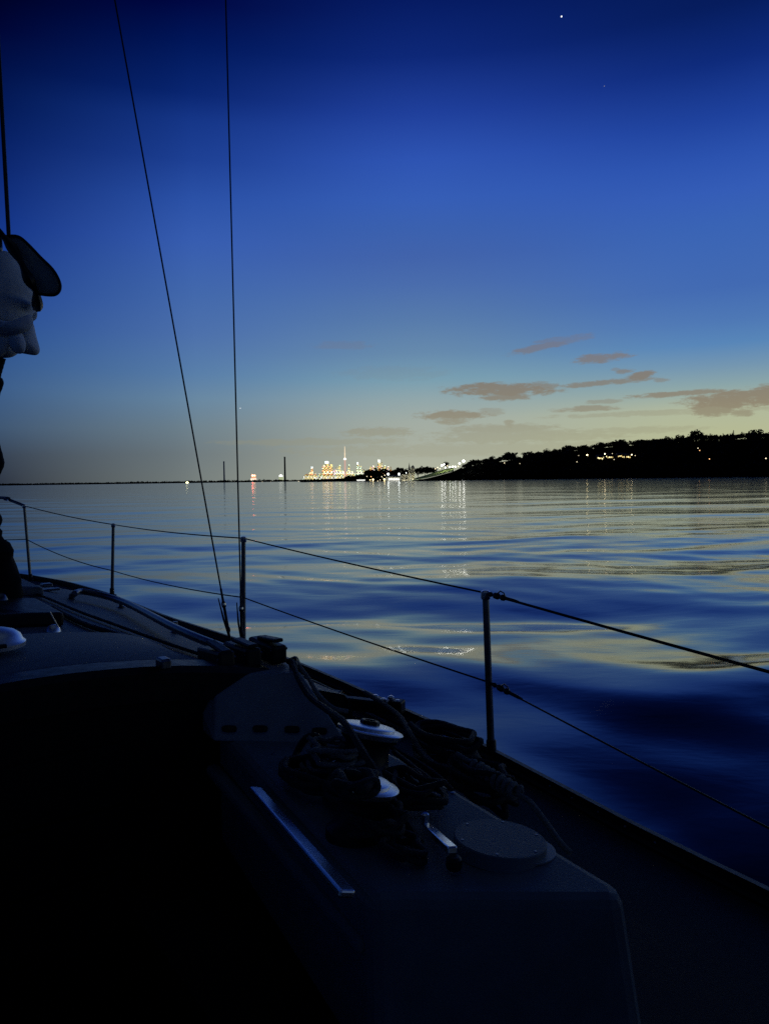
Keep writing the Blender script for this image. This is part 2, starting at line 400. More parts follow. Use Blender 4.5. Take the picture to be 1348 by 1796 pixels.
def raw(name, v, f, m, parent=None, loc=(0, 0, 0)):
    me = bpy.data.meshes.new(name); me.from_pydata([tuple(np.array(x) - np.array(loc)) for x in v], [], f); me.materials.append(m)
    o = bpy.data.objects.new(name, me); COL.objects.link(o)
    if parent is not None: o.parent = parent
    return o
def tree(px, top, base, Y, wpx, label, group=None, squash=1.0, kind='round'):
    """a tree whose crown spans wpx photo pixels, its top at row top, its foot at row base, Y metres away"""
    rg = random.Random(int(px * 7 + top * 3))
    g = P(px, base, Y); t = P(px, top, Y); h = t.z - g.z; w = wpx * Y / F / 2
    e = empty('tree', g, label, 'tree', group)
    mb = MB()
    mb.tube([g + Vector((0, 0, -1)), g + Vector((w * .03, 0, h * .35)), g + Vector((-w * .04, 0, h * .75))], [h * .035, h * .025, h * .01], 6)
    for k in range(4):
        a = rg.uniform(0, 6.28)
        mb.tube([g + Vector((0, 0, h * (.3 + .1 * k))), g + Vector((math.cos(a) * w * .6, math.sin(a) * w * .6, h * (.5 + .1 * k)))], [h * .014, h * .004], 5)
    mb.build('trunk', BARK, e)
    v, f = [], []
    if kind == 'round':
        cz = h * .58
        leafy(v, f, (0, 0, cz), w * .92, h * .40, 190, max(w, h * .3) * .17, rg)
        for k in range(7):
            a = rg.uniform(0, 6.28); rr = rg.uniform(.3, .75)
            leafy(v, f, (math.cos(a) * w * rr, math.sin(a) * w * rr, cz + rg.uniform(-.2, .28) * h), w * .38, h * .16, 34, w * .13, rg)
    else:
        for k in range(9):
            zz = h * (.25 + .08 * k); ww = w * (1.05 - k * .11)
            leafy(v, f, (0, 0, zz), ww, h * .07, 22, w * .16, rg)
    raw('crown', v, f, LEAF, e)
    return e

LIGHTS_ON_HILL = [(1029, 798, 3.4, 'w'), (1060, 796, 3.0, 'c'), (1011, 810, 2.0, 'c'), (1223, 786, 2.2, 'c'), (1226, 790, 1.6, 'o'), (1342, 804, 3.0, 'c'), (1292, 810, 2.6, 'c'),
                  (1301, 810, 2.0, 'w'), (884, 812, 2.3, 'c'), (911, 813, 1.5, 'c'), (1014, 799, 1.4, 'c'), (1243, 805, 1.8, 'o'), (1219, 813, 1.3, 'c'), (1107, 797.5, 2.6, 'w'), (1113, 799, 1.8, 'c'),
                  (1073, 795.5, 1.6, 'c'), (1076, 806, 1.7, 'c')]
HOUSES = [(1053, 803.5, 12), (1068, 801.5, 13), (1090, 800.5, 15), (1101, 801.5, 8)]
HILL_TOP = [(700, 843), (735, 838), (790, 823), (800, 819), (825, 810), (840, 808), (855, 805), (870, 805), (880, 800), (893, 798), (905, 802), (915, 803), (925, 797), (945, 793), (975, 790), (995, 785), (1040, 780),
            (1075, 776), (1110, 774), (1150, 771), (1195, 768), (1225, 764), (1260, 764), (1300, 761), (1348, 760), (1450, 752), (1600, 745), (1800, 750), (2200, 775), (2700, 810)]
SHORE_D = [(690, 1120), (790, 1000), (1000, 840), (1348, 640), (1600, 560), (2000, 500), (2700, 450)]
def hill_point(px, t):
    """t = 0 at the shoreline, 1 at the crest (tree tops excluded)"""
    D0 = interp(SHORE_D, px); Y0 = D0; Y1 = D0 + 190
    crest = P(px, interp(HILL_TOP, px), Y1).z - 5.5
    x0 = P(px, 840, Y0).x; x1 = P(px, 840, Y1).x
    tt = max(0.0, t)
    z = -0.6 + (crest + 0.6) * (1 - (1 - min(tt, 1)) ** 1.5)
    if t > 1: z = crest
    return Vector((x0 + (x1 - x0) * tt, Y0 + (Y1 - Y0) * tt, z))
rows = []
pxs = list(range(690, 2701, 30))
for t in (-.02, 0.0, .05, .12, .2, .3, .42, .55, .7, .85, 1.0, 1.6, 3.0):
    rows.append([hill_point(px, t) + Vector((0, 0, rnd.uniform(-.3, .3) if 0 < t < 3 else 0)) for px in pxs])
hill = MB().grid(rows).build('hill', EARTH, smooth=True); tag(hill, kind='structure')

def build_wood():
    rg = random.Random(3); v, f = [], []
    blockers = [(l[0], l[1], 3.5) for l in LIGHTS_ON_HILL] + [(h[0], h[1], h[2] / 2 + 3) for h in HOUSES]
    for k in range(2300):
        px = rg.uniform(815, 1800) if k % 5 else rg.uniform(815, 1360)
        t = rg.random() ** .8 * 1.12
        if rg.random() < .18: t = rg.uniform(0.0, .12)
        g = hill_point(px, t)
        hgt = rg.uniform(6, 11.5); w = rg.uniform(3.0, 5.5)
        if t > .8: hgt = rg.uniform(4.5, 7.5)
        ppx, ppy = proj(g + Vector((0, 0, hgt))); wp = w * F / g.y
        if px < 1400 and ppy < interp(HILL_TOP, ppx) - 1.5: hgt = max(3, hgt - (interp(HILL_TOP, ppx) - 1 - ppy) * g.y / F); ppx, ppy = proj(g + Vector((0, 0, hgt)))
        if any(abs(ppx - b[0]) < b[2] + wp and ppy < b[1] + 4.0 and t < .86 for b in blockers): 
            continue
        leafy(v, f, (g.x, g.y, g.z + hgt * .55), w, hgt * .45, 26 if px < 1400 else 12, w * .34, rg)
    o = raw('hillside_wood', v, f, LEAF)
    tag(o, 'dense dark wood covering the hillside above the water', 'wood', None, 'stuff')
build_wood()
SKYTREES = [ # px, top, base, width, kind, label
    (862, 799, 812, 13, 'round', 'small dark tree poking up at the low left end of the wooded hill'),
    (893, 793, 812, 34, 'round', 'broad rounded dark tree on the lower left part of the hill skyline'),
    (832, 806, 818, 22, 'round', 'low dark tree just right of the brightest lamp on the hill edge'),
    (928, 792, 808, 26, 'round', 'dark tree right of the broad rounded one on the hill skyline'),
    (958, 786, 804, 14, 'round', 'narrow dark tree standing just above its neighbours low on the hill'),
    (975, 787, 803, 20, 'round', 'squat dark tree right of the narrow one low on the hill'),
    (995, 781, 800, 26, 'round', 'dark flat-topped tree above the small white lights on the hill'),
    (1022, 780, 798, 28, 'round', 'dark tree on the skyline above the yellow lamp on the hill'),
    (1051, 775, 795, 22, 'round', 'dark tree on the skyline above the left end of the lit houses'),
    (1085, 772, 793, 36, 'round', 'wide dark tree on the skyline above the lit houses'),
    (1120, 771, 790, 26, 'round', 'dark tree on the skyline above the right end of the lit houses'),
    (1171, 765, 788, 22, 'round', 'dark bump of a tree halfway along the hill skyline'),
    (1192, 763, 788, 26, 'round', 'dark tree left of the tallest tree on the hill'),
    (1219, 754, 786, 32, 'round', 'tallest dark tree with a ragged top on the hill skyline'),
    (1243, 760, 786, 20, 'round', 'dark tree close to the right of the tallest tree'),
    (1267, 758, 784, 8, 'conifer', 'thin pointed dark tree between rounded ones on the hill crest'),
    (1285, 753, 784, 11, 'conifer', 'pointed dark conifer, highest of those near the right edge'),
    (1300, 756, 782, 10, 'conifer', 'short pointed dark conifer right of the highest conifer'),
    (1322, 754, 782, 30, 'round', 'dark rounded tree on the crest close to the right edge of the photo'),
    (1344, 757, 782, 20, 'round', 'dark tree cut by the right edge of the photo on the hill crest')]
for (px, top, base, w, kd, lab) in SKYTREES:
    tree(px, top, base, interp(SHORE_D, px) + 185, w, lab, 'trees on the hill skyline', kind=kd)

# low far shores to the left
def shore_strip(name, x0, x1, D, depth, hgt):
    rows = []
    for t, z in ((0, -.5), (.15, hgt * .5), (.5, hgt), (1, hgt * .8)):
        rows.append([Vector((P(px, 840, D + depth * t).x, D + depth * t, z if 0 < i < n_ else -.5)) for i, px in enumerate(range(x0, x1 + 1, 20)) for n_ in [len(range(x0, x1 + 1, 20)) - 1]])
    o = MB().grid(rows).build(name, EARTH, smooth=True); tag(o, kind='structure'); return o
shore_strip('far_shore', -500, 620, 2600, 500, 3.0)
shore_strip('near_shore', 540, 720, 1150, 250, 2.5)
shore_strip('city_shore', -900, 1000, 9600, 900, 3.0)
FAR_TOP = [(-500, 851.5), (0, 848.5), (150, 846.8), (280, 844.6), (320, 843.6), (380, 842.8), (410, 841.6), (430, 843), (455, 841), (475, 841.6), (500, 841.6), (530, 842), (545, 841.2), (565, 840.2), (600, 839), (620, 838)]
def build_far_wood():
    rg = random.Random(5); v, f = [], []
    for k in range(900):
        px = rg.uniform(-400, 618); Y = 2600 + rg.uniform(60, 300)
        top = interp(FAR_TOP, px) + rg.choice([-.3, 0, .5, 1.2, 2.2, 3])
        zt = P(px, top, Y).z; x = P(px, 840, Y).x
        zt = max(zt, 5)
        leafy(v, f, (x, Y, zt * .55), rg.uniform(7, 14), zt * .45, 12, 3.2, rg)
    o = raw('far_treeline', v, f, LEAF); tag(o, 'low dark line of far trees on the left horizon', 'wood', None, 'stuff')
build_far_wood()
def build_near_wood():
    rg = random.Random(8); v, f = [], []
    for k in range(420):
        px = rg.uniform(548, 700) if k > 90 else rg.uniform(530, 560); Y = 1150 + rg.uniform(40, 130)
        top = interp([(530, 843.2), (548, 841.6), (570, 840.6), (590, 840.2), (615, 838.4), (640, 836), (700, 838)], px) + rg.choice([-.2, .2, .8, 1.6, 2.5])
        zt = max(P(px, top, Y).z, 3.2); x = P(px, 840, Y).x
        leafy(v, f, (x, Y, zt * .5), rg.uniform(3, 5.5), zt * .5, 16, 1.6, rg)
    o = raw('shore_scrub', v, f, LEAF)
    tag(o, 'dark scrub and low trees along the waterline below the city', 'scrub', None, 'stuff')
build_near_wood()
for (px, top, base, Y, w, lab) in [
    (616, 835, 844, 1300, 30, 'low dark tree right below the tall lit needle tower'),
    (598, 839.5, 845, 1300, 26, 'low dark tree left of the tower foot at the waterline'),
    (578, 841, 846, 1300, 22, 'small low dark tree under the cluster of lit towers'),
    (636, 832, 844, 1250, 30, 'dark tree at the left foot of the big domed tree'),
    (652, 823, 844, 1200, 32, 'dark tree merging into the left of the big domed tree'),
    (663, 819.5, 844, 1210, 38, 'big domed dark tree left of the flood lamps'),
    (680, 823, 842, 1230, 24, 'dark tree behind the left flood lamp'),
    (705, 820, 841, 1190, 34, 'dark rounded tree behind the pale lit hall'),
    (691, 824, 842, 1210, 20, 'dark tree between the two flood lamps'),
    (733, 820, 836, 1130, 20, 'dark tree just right of the pale tower'),
    (745, 817.5, 834, 1130, 28, 'dark flat-topped tree above the lit lawn'),
    (758, 819, 832, 1130, 20, 'dark tree left of the lamp row above the lawn'),
    (782, 809.5, 822, 1110, 13, 'small dark umbrella-shaped tree standing above the lamp row')]:
    tree(px, top, base, Y, w, lab, 'trees along the lit shore')

# ---------------------------------------------------------------- lit shore: waterworks hall, tower, lawn, lamps
lawn_rows = []
LB = [(722, 842.5), (735, 840.5), (750, 838), (765, 834.5), (780, 830.5), (795, 826.5)]
LT = [(722, 840), (735, 836.5), (750, 832), (765, 827), (780, 823), (795, 820)]
for t in (0, .33, .66, 1):
    r_ = []
    for (a, b), (c, d) in zip(LB, LT):
        r_.append(P(a, b + (d - b) * t, 975 + 45 * t))
    lawn_rows.append(r_)
lawn = MB().grid(lawn_rows).build('lawn', GRASS, smooth=True); tag(lawn, kind='structure')
bank_rows = [[PZ(px, hor(px) + 3.4, 0.0) * 1.0 - Vector((0, 0, .5)) for px in range(640, 811, 10)],
             [P(px, min(interp([(640, 844.3), (720, 843.2), (735, 841), (750, 838.6), (765, 835), (780, 831), (795, 827), (812, 818)], px), 845), 968) for px in range(640, 811, 10)],
             [P(px, min(interp([(640, 844.3), (720, 843.2), (735, 841), (750, 838.6), (765, 835), (780, 831), (795, 827), (812, 818)], px), 845), 972) + Vector((0, 0, -.4)) for px in range(640, 811, 10)]]
bank = MB().grid(bank_rows).build('bank', EARTH); tag(bank, kind='structure')

EM = {'c': emit('cool white lamp', (1.0, 0.97, 0.9), 60), 'w': emit('warm lamp', (1.0, 0.78, 0.35), 160), 'o': emit('orange lamp', (1, .5, .2), 60), 'f': emit('flood lamp', (0.93, 1.0, 0.97), 50),
      'l': emit('lamp over lawn', (1.0, 1.0, 0.92), 12), 'L': emit('strong lamp over lawn', (1.0, 1.0, 0.92), 32), 'u': emit('added facade fill', (1.0, 0.95, 0.7), 520), 'r': emit('red beacon', (1.0, 0.12, 0.08), 200), 'y': emit('yellow green lamp', (1.0, 0.95, 0.45), 110), 'p': emit('pinkish lamp', (1.0, .62, .5), 100)}
DIM = {'c': emit('small cool lamp', (1.0, 0.85, 0.55), 1.7, False), 'w': emit('small warm lamp', (1.0, 0.8, 0.4), 8, False), 'o': emit('small orange lamp', (1, .5, .2), 4, False)}
POLE = mat('lamp pole paint', (0.03, 0.03, 0.03), 0.6, scale=5)
def lamp(px, py, Y, dpx, em, label, group, post=6.0, name='lamp'):
    c = P(px, py, Y); r = dpx * .8 * Y / F / 2
    e = empty(name, c - Vector((0, 0, post)), label, 'lamp', group)
    MB().tube([c - Vector((0, 0, post)), c - Vector((0, 0, r * .7))], [max(.12, r * .08), max(.08, r * .05)], 6).build('pole', POLE, e)
    MB().sphere(c, r, 10, 6).build('lamp_head', em, e)
    return e
lamp(680.5, 831.5, 950, 4.6, EM['f'], 'left one of two dazzling white flood lamps before the lit hall', 'flood lamps at the hall', 8, 'flood_lamp')
lamp(699.5, 831.5, 950, 4.6, EM['f'], 'right one of two dazzling white flood lamps before the lit hall', 'flood lamps at the hall', 8, 'flood_lamp')
lamp(674.5, 833.5, 955, 2.2, DIM['c'], 'small white lamp just left of the flood lamps', 'small lamps at the lit shore', 7)
LAWNL = [(763, 822.2, 2.6), (767, 820.0, 2.8), (771, 822, 2.4), (774.5, 816.5, 4.2), (778.5, 814.5, 3.2), (780.5, 820, 3.0), (784, 817, 2.6), (788.5, 819, 3.2), (793.5, 818.5, 3.2), (798, 818.5, 3.0), (803, 818, 2.8), (805.5, 812.5, 4.0), (812.5, 808.8, 5.4)]
LL = ['leftmost of the white lamps in the row above the lit lawn', 'second white lamp from the left in the row above the lawn', 'third white lamp from the left, set low above the lawn',
      'large white lamp in the brightest cluster above the lawn', 'white lamp under the umbrella-shaped tree', 'low white lamp within the brightest lawn cluster', 'white lamp at the right of the brightest lawn cluster',
      'white lamp first right of the gap in the row above the lawn', 'white lamp second right of the gap above the lawn', 'white lamp third right of the gap above the lawn', 'white lamp at the right end of the level row',
      'white lamp stepping up the hill edge below the highest one', 'highest and biggest white lamp at the edge of the dark hill']
for (px, py, d), lab in zip(LAWNL, LL):
    lamp(px, py, 1000, d, EM['L'] if d > 3.9 else (EM['l'] if d > 2.9 else DIM['c']), lab, 'white lamps above the lawn', 7)
# other small shore lamps
SH = [(643.3, 835.6, 1.8, 'c', 'faint white lamp low left of the big domed tree'), (650.5, 836, 1.5, 'o', 'faint lamp under the left side of the big domed tree'), (654, 841.2, 3.2, 'w', 'yellow lamp near the water under the big domed tree'),
      (669.2, 836, 2.0, 'c', 'small white lamp under the right side of the big domed tree'), (662.3, 844.2, 2.6, 'c', 'white lamp at the waterline under the big domed tree'), (666.5, 841.6, 1.8, 'c', 'dim lamp right of the waterline lamp'),
      (673.8, 841, 3.4, 'w', 'yellow green lamp at the left end of the lit hall'), (649, 841.6, 1.5, 'w', 'tiny warm lamp left of the yellow lamp at the water')]
for (px, py, d, k, lab) in SH: lamp(px, py, 940, d, DIM[k], lab, 'small lamps at the lit shore', 3)

# waterworks hall
def ax_box(mb, px0, px1, py0, py1, Y, depth):
    a = P(px0, py1, Y); b = P(px1, py0, Y)
    mb.box(((a.x + b.x) / 2, Y + depth / 2, (a.z + b.z) / 2), (abs(b.x - a.x), depth, abs(b.z - a.z))); return mb
hall = empty('waterworks_hall', P(690, 843.5, 965), 'long low stone hall with a row of bright arched windows behind flood lamps', 'building')
ax_box(MB(), 676, 702.5, 836.2, 844.5, 965, 16).build('wall', STONE, hall)
a = P(675.5, 836.2, 964); b = P(703, 836.2, 964); rz = 2.2
MB().prism([a, b, b + Vector((0, 18, 0)), a + Vector((0, 18, 0))], [a + Vector((2, 8, rz)), b + Vector((-2, 8, rz)), b + Vector((-2, 10, rz)), a + Vector((2, 10, rz))]).build('roof', SLATE, hall)
WINL = emit('lit window glass', (1.0, 1.0, 0.93), 1.5, False)
for k in range(7):
    px = 682 + k * 2.85
    c = P(px, 840.4, 964.6); w = .72; h = 1.5
    top = [c + Vector((-w, 0, -h)), c + Vector((w, 0, -h)), c + Vector((w, 0, h * .5))] + [c + Vector((w * math.cos(t), 0, h * .5 + w * math.sin(t))) for t in (.6, 1.2, 1.9, 2.5)] + [c + Vector((-w, 0, h * .5))]
    MB().prism(top, [q_ + Vector((0, .35, 0)) for q_ in top]).build('window', WINL, hall)
wing = empty('hall_wing', P(709, 843, 975), 'plain pale stone wing right of the bright hall', 'building')
ax_box(MB(), 703.6, 715.5, 832, 843.6, 975, 14).build('wall', STONE, wing)
a = P(703.2, 832, 974.5); b = P(716, 832, 974.5)
MB().prism([a, b, b + Vector((0, 15, 0)), a + Vector((0, 15, 0))], [q_ + Vector((0, 0, .5)) for q_ in (a, b, b + Vector((0, 15, 0)), a + Vector((0, 15, 0)))]).build('parapet', SLATE, wing)
for k in range(4):
    ax_box(MB(), 705 + k * 2.7, 706.1 + k * 2.7, 835.5, 840, 974.85, .3).build('window', SLATE, wing)
tw = empty('stone_tower', P(723.5, 841, 985), 'pale floodlit stone tower with a small dome beside a dark spire', 'tower')
ax_box(MB(), 720.6, 726.4, 821, 841.5, 985, 5).build('shaft', STONE, tw)
c = P(723.5, 821, 987.5)
MB().lathe([(2.4, 0), (2.5, .6), (2.2, 1.6), (1.5, 2.7), (.6, 3.4), (.1, 4.2)], c, None, 12).build('dome', STONE, tw, smooth=True)
for k in range(2): ax_box(MB(), 722 + k * 2.2, 722.8 + k * 2.2, 823.5, 830, 984.85, .3).build('window', SLATE, tw)
sp = empty('dark_spire', P(717.5, 842, 983), 'thin dark pointed spire left of the pale tower', 'tower')
ax_box(MB(), 716.2, 718.8, 823, 842.5, 983, 2).build('shaft', STONE, sp)
c = P(717.5, 823, 984)
MB().lathe([(1.6, 0), (1.0, 2.5), (.5, 5.5), (.06, 9.0)], c, None, 4).build('roof', SLATE, sp)
lamp(712, 829.5, 955, 1.5, EM['f'], 'small lamp lighting the pale wing and tower', 'small lamps at the lit shore', 10)
lamp(723.3, 840.5, 977, 1.0, EM['u'], 'added unseen fill light at the foot of the pale tower', 'small lamps at the lit shore', 1.5)  # hidden fill light added to brighten the tower
lamp(709, 842.2, 968, .8, EM['u'], 'added unseen fill light before the pale wing', 'small lamps at the lit shore', 1.2)  # unseen lamp added so the wing wall reads bright
sh = empty('boathouse', P(632.5, 844, 1120), 'low white lit strip of a building at the water left of the domed tree', 'building')
ax_box(MB(), 625, 640.5, 840.4, 843.8, 1120, 8).build('wall', STONE, sh)
ax_box(MB(), 625.5, 640, 841.3, 842.9, 1119.8, .3).build('window', WINL, sh)
ax_box(MB(), 624.6, 641, 839.9, 840.4, 1119.4, 9).build('roof', SLATE, sh)

# houses on the hill
WARM = emit('warm window light', (1.0, 0.72, 0.25), 1.3, False)
WARM2 = emit('bright warm window light', (1.0, 0.86, 0.42), 2.2, False)
HL = ['leftmost lit house among the trees on the hill', 'second lit house from the left among the hill trees', 'largest lit house on the hill with a glowing front', 'small lit house right of the largest lit one on the hill']
for (px, py, w), lab in zip(HOUSES, HL):
    Y = interp(SHORE_D, px) + 70
    e = empty('house', P(px, py + 3.5, Y), lab, 'house', 'lit houses on the hill')
    ax_box(MB(), px - w / 2, px + w / 2, py - 3.2, py + 3.6, Y, 9).build('wall', BARK, e)
    a = P(px - w / 2 - .5, py - 3.2, Y - .4); b = P(px + w / 2 + .5, py - 3.2, Y - .4)
    MB().prism([a, b, b + Vector((0, 10, 0)), a + Vector((0, 10, 0))], [a + Vector((1, 5, 2.2)), b + Vector((-1, 5, 2.2)), b + Vector((-1, 5.2, 2.2)), a + Vector((1, 5.2, 2.2))]).build('roof', SLATE, e)
    n = int(w / 2.2)
    for k in range(n):
        x = px - w / 2 + (k + .5) * w / n; dy = rnd.uniform(-.9, 1.2); ww = rnd.uniform(.45, .95)
        ax_box(MB(), x - ww, x + ww, py - 1.2 + dy, py + 1.0 + dy, Y - .2, .3).build('window', rnd.choice([WARM, WARM2]), e)
HLAB = {0: 'yellow lamp among dark trees left of the lit houses', 1: 'round white lamp just above the lit houses on the hill', 2: 'faint white lamp lowest left of the lit houses', 3: 'white lamp high under the tallest tree on the hill',
        4: 'small orange lamp touching the white one under the tallest tree', 5: 'white lamp low on the hill at the right edge of the photo', 6: 'left one of two lamps paired low on the right of the hill', 7: 'right one of two lamps paired low on the right of the hill',
        8: 'small white lamp below the broad rounded tree', 9: 'faint lamp right of the broad rounded tree', 10: 'faint lamp left of the yellow lamp on the hill', 11: 'faint orange lamp right below the tallest tree', 12: 'faintest lamp low below the tallest tree',
        13: 'white lamp at the right end of the lit houses', 14: 'dim white lamp beyond the right end of the lit houses', 15: 'tiny lamp above the middle of the lit houses', 16: 'tiny lamp below the middle of the lit houses'}
EMH = {'c': emit('hill lamp white', (1.0, 0.8, 0.45), 18), 'w': emit('hill lamp warm', (1.0, 0.78, 0.35), 160)}
for i, (px, py, d, k) in enumerate(LIGHTS_ON_HILL):
    m = DIM[k]
    if i in (1, 13): m = EMH['c']
    if i in (0,): m = DIM['w']
    lamp(px, py, interp(SHORE_D, px) + 55, d * (.8 if m in (EMH['c'],) else .9), m, HLAB[i], 'lamps on the wooded hill', 5)

# lamps on the far left shore and across the water
lamp(328.5, 847.0, 2550, 5.4, EM['y'], 'yellow green lamp alone on the far left horizon', 'lamps on the far shore', 6)
for (px, py, d, k, lab) in [(460, 846, 2.6, 'c', 'white lamp low on the far shore, left of a close pair'), (475, 845.8, 2.2, 'c', 'smaller white lamp low on the far shore near the dark chimney'), (541.5, 845, 4.2, 'p', 'left one of two bright pinkish lamps at the waterline below the towers'),
                            (547, 844.8, 4.6, 'p', 'right one of two bright pinkish lamps at the waterline below the towers'), (574, 845.2, 4.0, 'l', 'white lamp at the waterline under the cluster of towers'), (523.5, 844.2, 1.6, 'c', 'faint tiny lamp between the dark chimney and the towers')]:
    lamp(px, py, 2540 if px < 530 else 1240, d * (.55 if k in 'pl' else 1), EM[k] if k in 'pl' else DIM[k], lab, 'lamps on the far shore', 4)

# ---------------------------------------------------------------- chimneys, dome
def chimney(px, top, base, Y, w, m, label, light=None):
    g = P(px, base, Y); t = P(px, top, Y); h = t.z - g.z; r = w * Y / F / 2
    e = empty('chimney', g, label, 'chimney')
    MB().lathe([(r * 1.15, 0), (r * 1.02, h * .4), (r * .9, h * .94), (r * 1.0, h * .945), (r * 1.0, h * .97), (r * .85, h * .972), (r * .85, h)], g, None, 16).build('stack', m, e, smooth=True)
    MB().lathe([(r * 1.12, 0), (r * 1.12, h * .012)], g + Vector((0, 0, h * .955)), None, 16).build('rim', BLACK, e)
    return e
chimney(393.5, 809, 844, 6600, 2.6, CONC_HAZE, 'pale grey slim chimney faint on the left horizon')
chimney(500, 801, 843.5, 6000, 3.0, CONC, 'tall dark chimney left of the city towers')
dm = empty('domed_building', P(492.5, 842, 7000), 'low round building with a glowing white dome left of the dark chimney', 'building')
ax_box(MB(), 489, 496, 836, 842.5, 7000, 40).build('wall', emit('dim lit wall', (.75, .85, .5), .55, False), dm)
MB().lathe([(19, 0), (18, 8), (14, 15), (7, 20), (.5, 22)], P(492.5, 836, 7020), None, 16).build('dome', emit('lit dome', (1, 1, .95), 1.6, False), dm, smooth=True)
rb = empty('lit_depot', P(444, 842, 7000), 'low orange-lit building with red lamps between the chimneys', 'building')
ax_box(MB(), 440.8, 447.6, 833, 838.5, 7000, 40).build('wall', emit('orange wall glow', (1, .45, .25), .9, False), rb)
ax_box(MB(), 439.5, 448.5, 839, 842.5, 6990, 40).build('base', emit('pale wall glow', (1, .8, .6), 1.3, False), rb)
MB().sphere(P(443, 834, 6980), 9, 10, 6).build('lamp_head', emit('red beacon head', (1, .16, .1), 30), rb)
MB().sphere(P(446.5, 834, 6980), 6, 10, 6).build('lamp_head', emit('orange beacon', (1, .6, .3), 8, False), rb)

# ---------------------------------------------------------------- city
def tower_mat(name, wall, cols, dens, strength, cell):
    m, nt, b = new_mat(name); b.inputs['Base Color'].default_value = (*wall, 1); b.inputs['Roughness'].default_value = .6
    tc = nt.nodes.new('ShaderNodeTexCoord'); mp = nt.nodes.new('ShaderNodeMapping'); mp.inputs['Scale'].default_value = (1 / cell, 1 / cell, 1 / (cell * .8))
    nt.links.new(tc.outputs['Object'], mp.inputs['Vector'])
    v = nt.nodes.new('ShaderNodeTexVoronoi'); v.inputs['Scale'].default_value = 1; v.inputs['Randomness'].default_value = .35
    nt.links.new(mp.outputs['Vector'], v.inputs['Vector'])
    sx = nt.nodes.new('ShaderNodeSeparateColor'); nt.links.new(v.outputs['Color'], sx.inputs[0])
    lt = nt.nodes.new('ShaderNodeMath'); lt.operation = 'LESS_THAN'; lt.inputs[1].default_value = dens; nt.links.new(sx.outputs[0], lt.inputs[0])
    l2 = nt.nodes.new('ShaderNodeMath'); l2.operation = 'LESS_THAN'; l2.inputs[1].default_value = .42; nt.links.new(v.outputs['Distance'], l2.inputs[0])
    mu = nt.nodes.new('ShaderNodeMath'); mu.operation = 'MULTIPLY'; nt.links.new(lt.outputs[0], mu.inputs[0]); nt.links.new(l2.outputs[0], mu.inputs[1])
    m2 = nt.nodes.new('ShaderNodeMath'); m2.operation = 'MULTIPLY_ADD'; m2.inputs[1].default_value = strength; m2.inputs[2].default_value = strength * .13  # the whole facade gets its own faint glow besides the windows
    nt.links.new(mu.outputs[0], m2.inputs[0])
    r = nt.nodes.new('ShaderNodeValToRGB'); r.color_ramp.interpolation = 'CONSTANT'
    while len(r.color_ramp.elements) > 1: r.color_ramp.elements.remove(r.color_ramp.elements[-1])
    for i, c in enumerate(cols):
        e = r.color_ramp.elements[0] if i == 0 else r.color_ramp.elements.new(i / len(cols)); e.position = i / len(cols); e.color = (*c, 1)
    nt.links.new(sx.outputs[1], r.inputs['Fac']); nt.links.new(r.outputs['Color'], b.inputs['Emission Color']); nt.links.new(m2.outputs[0], b.inputs['Emission Strength'])
    m.cycles.emission_sampling = 'NONE'
    return m
OR, YE, WH, GR, PK = (1, .35, .12), (1, .82, .3), (1, .97, .85), (.75, 1, .7), (1, .45, .6)
TM = {'o': tower_mat('orange lit facade', (.05, .05, .05), [OR, YE, WH, YE, YE, WH], .62, 2.0, 17), 'y': tower_mat('yellow lit facade', (.06, .06, .05), [YE, YE, WH, GR], .62, 2.0, 17),
      'g': tower_mat('green white lit facade', (.06, .07, .06), [GR, WH, YE], .62, 1.9, 17), 'm': tower_mat('dark facade with warm windows', (.02, .02, .02), [OR, YE, WH, YE, YE], .6, 2.2, 17),
      'p': tower_mat('pink lit facade', (.05, .05, .06), [PK, YE, WH, WH], .6, 1.9, 16), 'w': tower_mat('white lit crown', (.1, .1, .1), [WH, (.8, .95, 1)], .95, 2.6, 14)}
CY = 11500
def skyscraper(px, top, w, k, label, group=None, crown=None, Y=None, shape='box'):
    Y = Y or CY + rnd.uniform(-300, 300)
    a = P(px, 843.5, Y); t = P(px, top - 1.0, Y); W_ = w * Y / F; h = t.z - a.z; dp = W_ * .8
    e = empty('skyscraper', a, label, 'skyscraper', group)
    mb = MB()
    if shape == 'box':
        mb.box((a.x, Y + dp / 2, a.z + h * .44), (W_, dp, h * .88)); mb.box((a.x + W_ * .05, Y + dp / 2, a.z + h * .94), (W_ * .7, dp * .7, h * .12))
    elif shape == 'step':
        mb.box((a.x, Y + dp / 2, a.z + h * .3), (W_, dp, h * .6)); mb.box((a.x - W_ * .08, Y + dp / 2, a.z + h * .7), (W_ * .72, dp * .8, h * .2)); mb.box((a.x - W_ * .08, Y + dp / 2, a.z + h * .9), (W_ * .4, dp * .5, h * .2))
    else:
        mb.box((a.x, Y + dp / 2, a.z + h * .46), (W_, dp, h * .92)); mb.tube([Vector((a.x, Y + dp / 2, a.z + h * .92)), Vector((a.x, Y + dp / 2, a.z + h * 1.02))], [W_ * .2, W_ * .05], 6)
    mb.build('facade', TM[k], e)
    if crown:
        MB().box((a.x, Y + dp / 2 - 2, a.z + h * 1.0), (W_ * crown, dp * .8, h * .13)).build('crown', TM['w'], e)
    return e
G = 'lit towers of the distant city'
